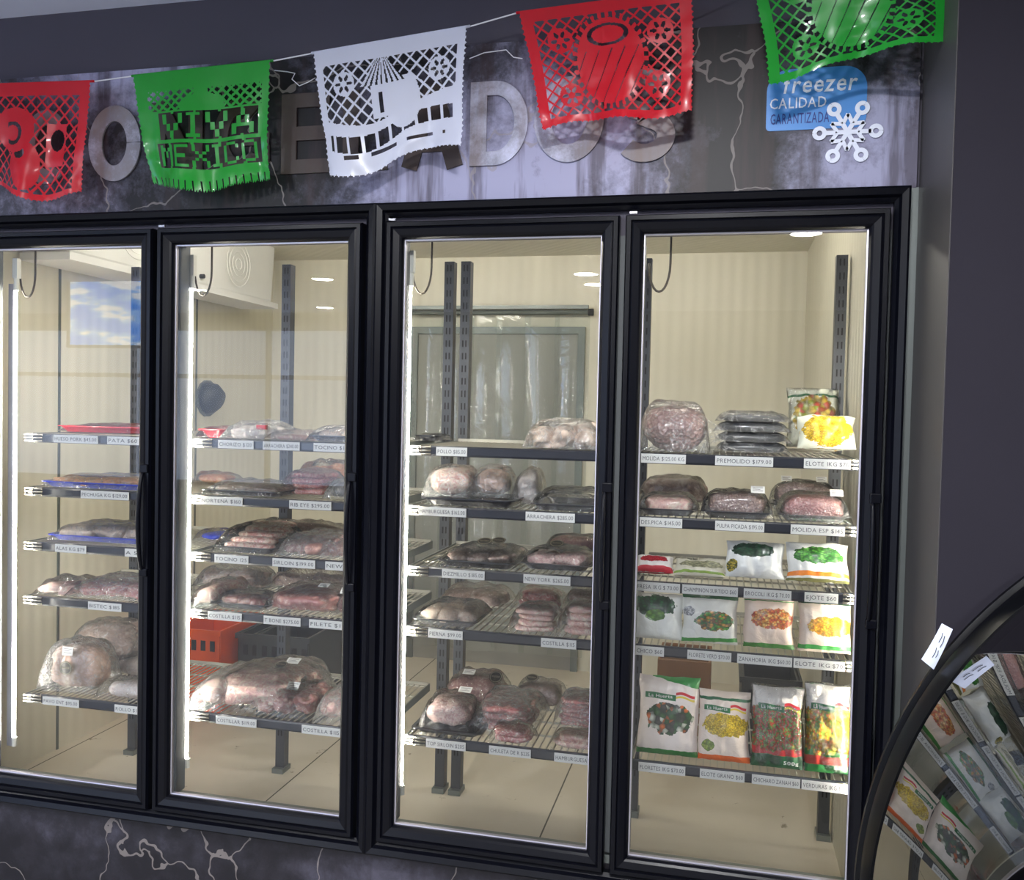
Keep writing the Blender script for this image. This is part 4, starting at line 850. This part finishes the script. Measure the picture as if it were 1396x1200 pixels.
def pat_mexico(u, v):
    if v > .90: return (u*19 % 1) < .82 and v < .985-.02*((u*57 % 1)) and .01 < u < .99
    if not (.012+.01*abs(math.sin(v*60)) < u < .988-.01*abs(math.sin(v*60))): return False
    if u < .1 or u > .93 or v < .13: return True
    for (s, u0, u1, v0, v1) in (('VIVA', .2, .88, .36, .56), ('MEXICO', .16, .9, .62, .80)):
        if v0-.012 <= v < v1+.016:
            if not (u0-.03 <= u < u1+.03): return True
            if not (u0 <= u < u1): return False
            k = word_at(s, u0, u1, v0, v1, u, v)
            if k is None: return abs(((u-u0)/(u1-u0)*4 % 1)-.5) < .06
            return k
    if .16 < v < .33:
        if abs(u-.5) < .05: return True
        return lattice(u, v, 15, .9, .38) or math.hypot((u-.5)/.2, (v-.3)/.12) < .8
    if .82 < v < .9: return True
    return True
def pat_bell(u, v):
    if not edge_ok(u, v): return False
    if u < .07 or u > .93 or v < .13: return True
    # bell with hanging tassel in the middle
    x = u-.45
    if v < .34 and abs(x) < .03+(v-.13)*.55: return (x/(.03+(v-.13)*.55)*4) % 1 < .6
    hw = .13 if v < .5 else .18
    if v > .3 and (abs(u-.57)/.12)**2+((v-.5)/.24)**2 < 1: return True
    if .34 <= v < .60 and abs(x) < .08: return not (abs(x) < .035 and .4 < v < .56) or abs(x) < .008
    for c in ((.2, .3), (.82, .3)):
        f = flower(u, v, c[0], c[1], .07)
        if f is not None: return f
    if v < .55+.08*math.sin(u*5): return lattice(u, v, 12)
    if .66+.05*math.sin(u*6) < v < .78+.05*math.sin(u*6): return (u*11 % 1) < .22
    if .84 < v < .87 and .15 < u < .85 and (u*4 % 1) > .3: return False
    return True
def banner(label, mat, TL, TR, BR, BL, ya, yb, pat, curl=0, ph=0, nu=190, nv=135):
    P4 = [at(*TL, ya), at(*TR, yb), at(*BR, yb), at(*BL, ya)]; c0 = (P4[0]+P4[1])/2
    t = thing('papel_picado_banner', label, 'paper banner', c0, 0, 'cut-out banners on the string'); m = MB(); idx = {}
    def pos(i, j):
        u, v = i/nu, j/nv; p = P4[0].lerp(P4[1], u).lerp(P4[3].lerp(P4[2], u), v)
        k = v**1.2
        y = (.022*math.sin(u*7+ph)+.012*math.sin(u*15+ph*2+v*2)+.006*nz(u*9, v*7, 1, ph))*k - .008
        z = .012*math.sin(u*3.3+ph)*k + curl*math.sin(u*PI*2+ph)*k*k*.03; x = .008*math.sin(v*5+ph)*k
        return (p.x+x-c0.x, min(p.y+y, -.012)-c0.y, p.z+z-c0.z)
    fs = []; vs = []
    def vid(i, j):
        if (i, j) not in idx: idx[(i, j)] = len(vs); vs.append(pos(i, j))
        return idx[(i, j)]
    for j in range(nv):
        for i in range(nu):
            if pat((i+.5)/nu, (j+.5)/nv): fs.append((vid(i, j), vid(i, j+1), vid(i+1, j+1), vid(i+1, j)))
    m.add(vs, fs); o = m.build('sheet', mat, t, True)
    # folded glue hem over the string
    m = MB(); A, B = P4[0]-c0, P4[1]-c0
    m.tube([A.lerp(B, k/10)+Vector((0, -.002, 0)) for k in range(11)], .004, 6); m.build('folded_hem', mat, t, True)
    return t
banner('leftmost red cut-out banner, cut off by the photo edge', 'pred', (-52, 117), (129, 111), (112, 268), (-34, 266), -.1, -.1, pat_calavera, 1, 1.0)
banner('green cut-out banner reading VIVA MEXICO with a fringed bottom', 'pgreen', (180, 104), (373, 83), (366, 250), (203, 262), -.1, -.1, pat_mexico, .6, 2.2)
banner('white cut-out banner with a bell pattern', 'pwhite', (425, 73), (641, 36), (634, 205), (448, 236), -.1, -.11, pat_bell, 1, 3.6)
banner('red cut-out banner with an oval figure, between the white and green ones', 'pred', (704, 18), (947, -14), (951, 152), (740, 187), -.11, -.14, pat_figure, .5, 0.4)
banner('green lattice cut-out banner at the right, above the blue sticker', 'pgreen', (1016, -52), (1292, -68), (1294, 60), (1046, 114), -.16, -.22, pat_figure, .4, 5.0)
pts = [at(-160, 126, -.1), at(-52, 118, -.1), at(129, 111, -.1), at(180, 104, -.1), at(373, 83, -.1), at(425, 73, -.1), at(641, 36, -.11), at(704, 18, -.11), at(947, -14, -.14), at(1016, -52, -.16), at(1292, -68, -.22), at(1420, -90, -.378)]
tag(MB().tube(pts, .0022, 5).build('banner_string', 'string', None, True), 'thin white string carrying the cut-out banners', 'string')
for lb, pp in (('loose curl of thread between the green and white banners', [(374, 96), (392, 98), (402, 100), (398, 108), (408, 117), (420, 112), (430, 106)]), ('loose curl of thread between the white and red banners', [(640, 80), (660, 72), (690, 68), (700, 78), (712, 80)])):
    tag(MB().tube([at(a, b, -.03+.01*math.sin(k)) for k, (a, b) in enumerate(pp)], .0016, 5).build('loose_thread', 'string', None, True), lb, 'string')
# ------------------------------------------------------------------ curved display case
TH = .033; UC, ZCc, RC = .968, .506, 1.008; av = Vector((math.sin(TH), -math.cos(TH), 0)); uv_ = Vector((math.cos(TH), math.sin(TH), 0)); S0 = .428
dc = thing('display_case', 'curved-glass display case with black trim at the lower right corner', 'display case', (.6, -1.1, 0)); off = Vector((.6, -1.1, 0))
def cp(phi, s, r=RC): return uv_*(UC-r*math.cos(phi)) + av*s + Vector((0, 0, ZCc+r*math.sin(phi))) - off
P0, P1 = -.22, 1.52; S1 = 2.35
m = MB(); m.grid(lambda u, v: tuple(cp(P0+(P1-P0)*v, S0+.02+(S1-S0-.03)*u)), 2, 96).build('curved_glass', 'caseglass', dc, True)
def trimsweep(prof, name, mat):
    m = MB(); n = len(prof); K = 70; vs = []; fs = []
    for k in range(K+1):
        ph = P0+(P1-P0)*k/K
        for (s, r) in prof: vs.append(cp(ph, s, RC+r))
    for k in range(K):
        for i in range(n): a, b = k*n+i, k*n+(i+1) % n; fs.append((a, b, b+n, a+n))
    fs += [tuple(range(n)), tuple(range(K*n, K*n+n))[::-1]]
    m.add(vs, fs).build(name, mat, dc, True, False, True)
trimsweep([(S0-.012, -.03), (S0-.012, .012), (S0-.004, .018), (S0+.008, .018), (S0+.018, -.006), (S0+.018, -.03)], 'outer_trim', 'casetrim')
trimsweep([(S0+.021, -.02), (S0+.021, .004), (S0+.03, .012), (S0+.06, .012), (S0+.092, .003), (S0+.092, -.02)], 'inner_trim', 'casetrim')
trimsweep([(S1-.05, -.02), (S1-.05, .01), (S1, .015), (S1, -.02)], 'near_trim', 'casetrim')
def solid(name, pts2, s0, s1, mat):
    m = MB(); n = len(pts2); vs = [uv_*p[0]+av*s+Vector((0, 0, p[1]))-off for s in (s0, s1) for p in pts2]
    m.add(vs, [tuple(range(n)), tuple(range(n, 2*n))[::-1]]+[(i, n+i, n+(i+1) % n, (i+1) % n) for i in range(n)]).build(name, mat, dc, False, True)
arcp = [(UC-(RC-.02)*math.cos(P0+(P1-P0)*k/40), ZCc+(RC-.02)*math.sin(P0+(P1-P0)*k/40)) for k in range(41)]
solid('end_panel', arcp+[(1.0, arcp[0][1])], S0-.008, S0+.012, 'casein')
solid('near_end_panel', arcp+[(1.0, arcp[0][1])], S1-.02, S1-.001, 'casein')
solid('back_panel', [(.93, .3), (.95, .3), (.95, 1.5), (.93, 1.5)], S0+.013, S1-.021, 'casein')
solid('base', [(.0, -.15), (1.0, -.15), (1.0, .275), (.0, .275)], S0, S1, 'casetrim')
solid('deck', [(.03, .3), (.92, .3), (.92, .32), (.03, .32)], S0+.013, S1-.021, 'casein')
solid('top_board', [(.9, 1.49), (1.05, 1.49), (1.05, 1.53), (.9, 1.53)], S0, S1, 'casetrim')
# paper tag clipped to the trim
q0 = at(1264, 884, -.447); 
A, B, C_, D_ = at(1284, 850, -.452), at(1299, 858, -.452), at(1273, 913, -.452), at(1256, 899, -.452)
ctr = (A+B+C_+D_)/4; t = thing('paper_tag', 'small handwritten white paper slip taped to the display case trim', 'paper slip', ctr)
m = MB()
def pf(u, v): p = A.lerp(B, u).lerp(D_.lerp(C_, u), v)-ctr; return (p.x, p.y-.004*math.sin(v*PI)-.002*math.sin(u*PI), p.z)
m.grid(pf, 5, 10); m.cur = 1
for (u, v0, v1) in ((.35, .18, .42), (.6, .22, .5), (.45, .55, .8), (.65, .58, .75)):
    a = Vector(pf(u, v0)); b = Vector(pf(u+.06, v1)); m.tube([a+Vector((0, -.0016, 0)), (a+b)/2+Vector((.002, -.002, .001)), b+Vector((0, -.0016, 0))], .0007, 4)
m.build('paper', [plain('bluish_white_paper', (214, 222, 245), .6), 'inkblack'], t, True)
# ------------------------------------------------------------------ the shop behind the viewer (seen in reflections)
for k, (x, y) in enumerate(((-4.47, -6.0), (-5.6, -8.5), (-1.7, -5.9), (-1.72, -6.6), (.16, -4.15), (-6.36, -6.7), (-3.1, -3.2), (-.5, -1.9), (2.2, -3.0), (-6.2, -2.6))):
    t = thing('ceiling_downlight', 'round recessed downlight in the shop ceiling', 'ceiling light', (x, y, 2.95), 0, 'round shop ceiling lights')
    m = MB(); pts = arc(0, 0, .11, .11, 0, 360, 28)[:-1]; m.add([(p[0], p[1], -.004) for p in pts], [tuple(range(28))]); m.build('diffuser', 'down', t)
    MB().tube([(.118*math.cos(a*PI/14), .118*math.sin(a*PI/14), -.004) for a in range(28)], .008, 6, True).build('ring', 'white', t, True)
t = thing('sky_reflection_panel', 'added glowing panel of blue sky in the shop, mirrored in the leftmost door', 'added light panel', (-6.95, -6.0, 2.25))  # added to stand in for the window and sky mirrored in the glass
def skypanelmat():
    m, nt, b = nmat('sky_panel'); g = coords(nt, 'Generated'); sp = nt.nodes.new('ShaderNodeSeparateXYZ'); nt.links.new(g, sp.inputs[0])
    n = noise_(nt, mapping(nt, g, (1, 1, 2.2), rot=(0, .5, 0)), 2.2, 4)
    c = ramp(nt, n, [(.45, s2l((70, 150, 250))), (.55, s2l((150, 200, 255))), (.6, s2l((250, 252, 255)))])
    nt.links.new(c, b.inputs['Base Color']); nt.links.new(c, b.inputs['Emission Color']); b.inputs['Emission Strength'].default_value = 9; return m
MB().box((-.55, -.03, 0), (.55, -.0, .70)).xf(Matrix.Translation((0, 0, 0))).build('glowing_panel', skypanelmat(), t)
MB().ring(-.55, .55, 0, .7, [(0, .01), (.0, .02), (.03, .02), (.03, -.04), (0, -.04)]).build('casing', 'alu', t)
MB().tube([(-.4, -.01, .73), (-.4, -.01, .699)], .01).build('hanger', 'alu', t)
# ------------------------------------------------------------------ world, light, colour management
w = bpy.data.worlds.new('daylight'); sc.world = w; w.use_nodes = True; bg = w.node_tree.nodes['Background']
bg.inputs[0].default_value = (.62, .74, 1.0, 1); bg.inputs[1].default_value = 4.5
sc.view_settings.view_transform = 'Standard'; sc.view_settings.look = 'None'; sc.view_settings.exposure = 0; sc.view_settings.gamma = 1; sc.view_settings.use_curve_mapping = False
cy = sc.cycles; cy.max_bounces = 10; cy.transparent_max_bounces = 24; cy.diffuse_bounces = 4; cy.glossy_bounces = 4; cy.caustics_reflective = False; cy.caustics_refractive = False; cy.sample_clamp_indirect = 4; cy.use_denoising = True
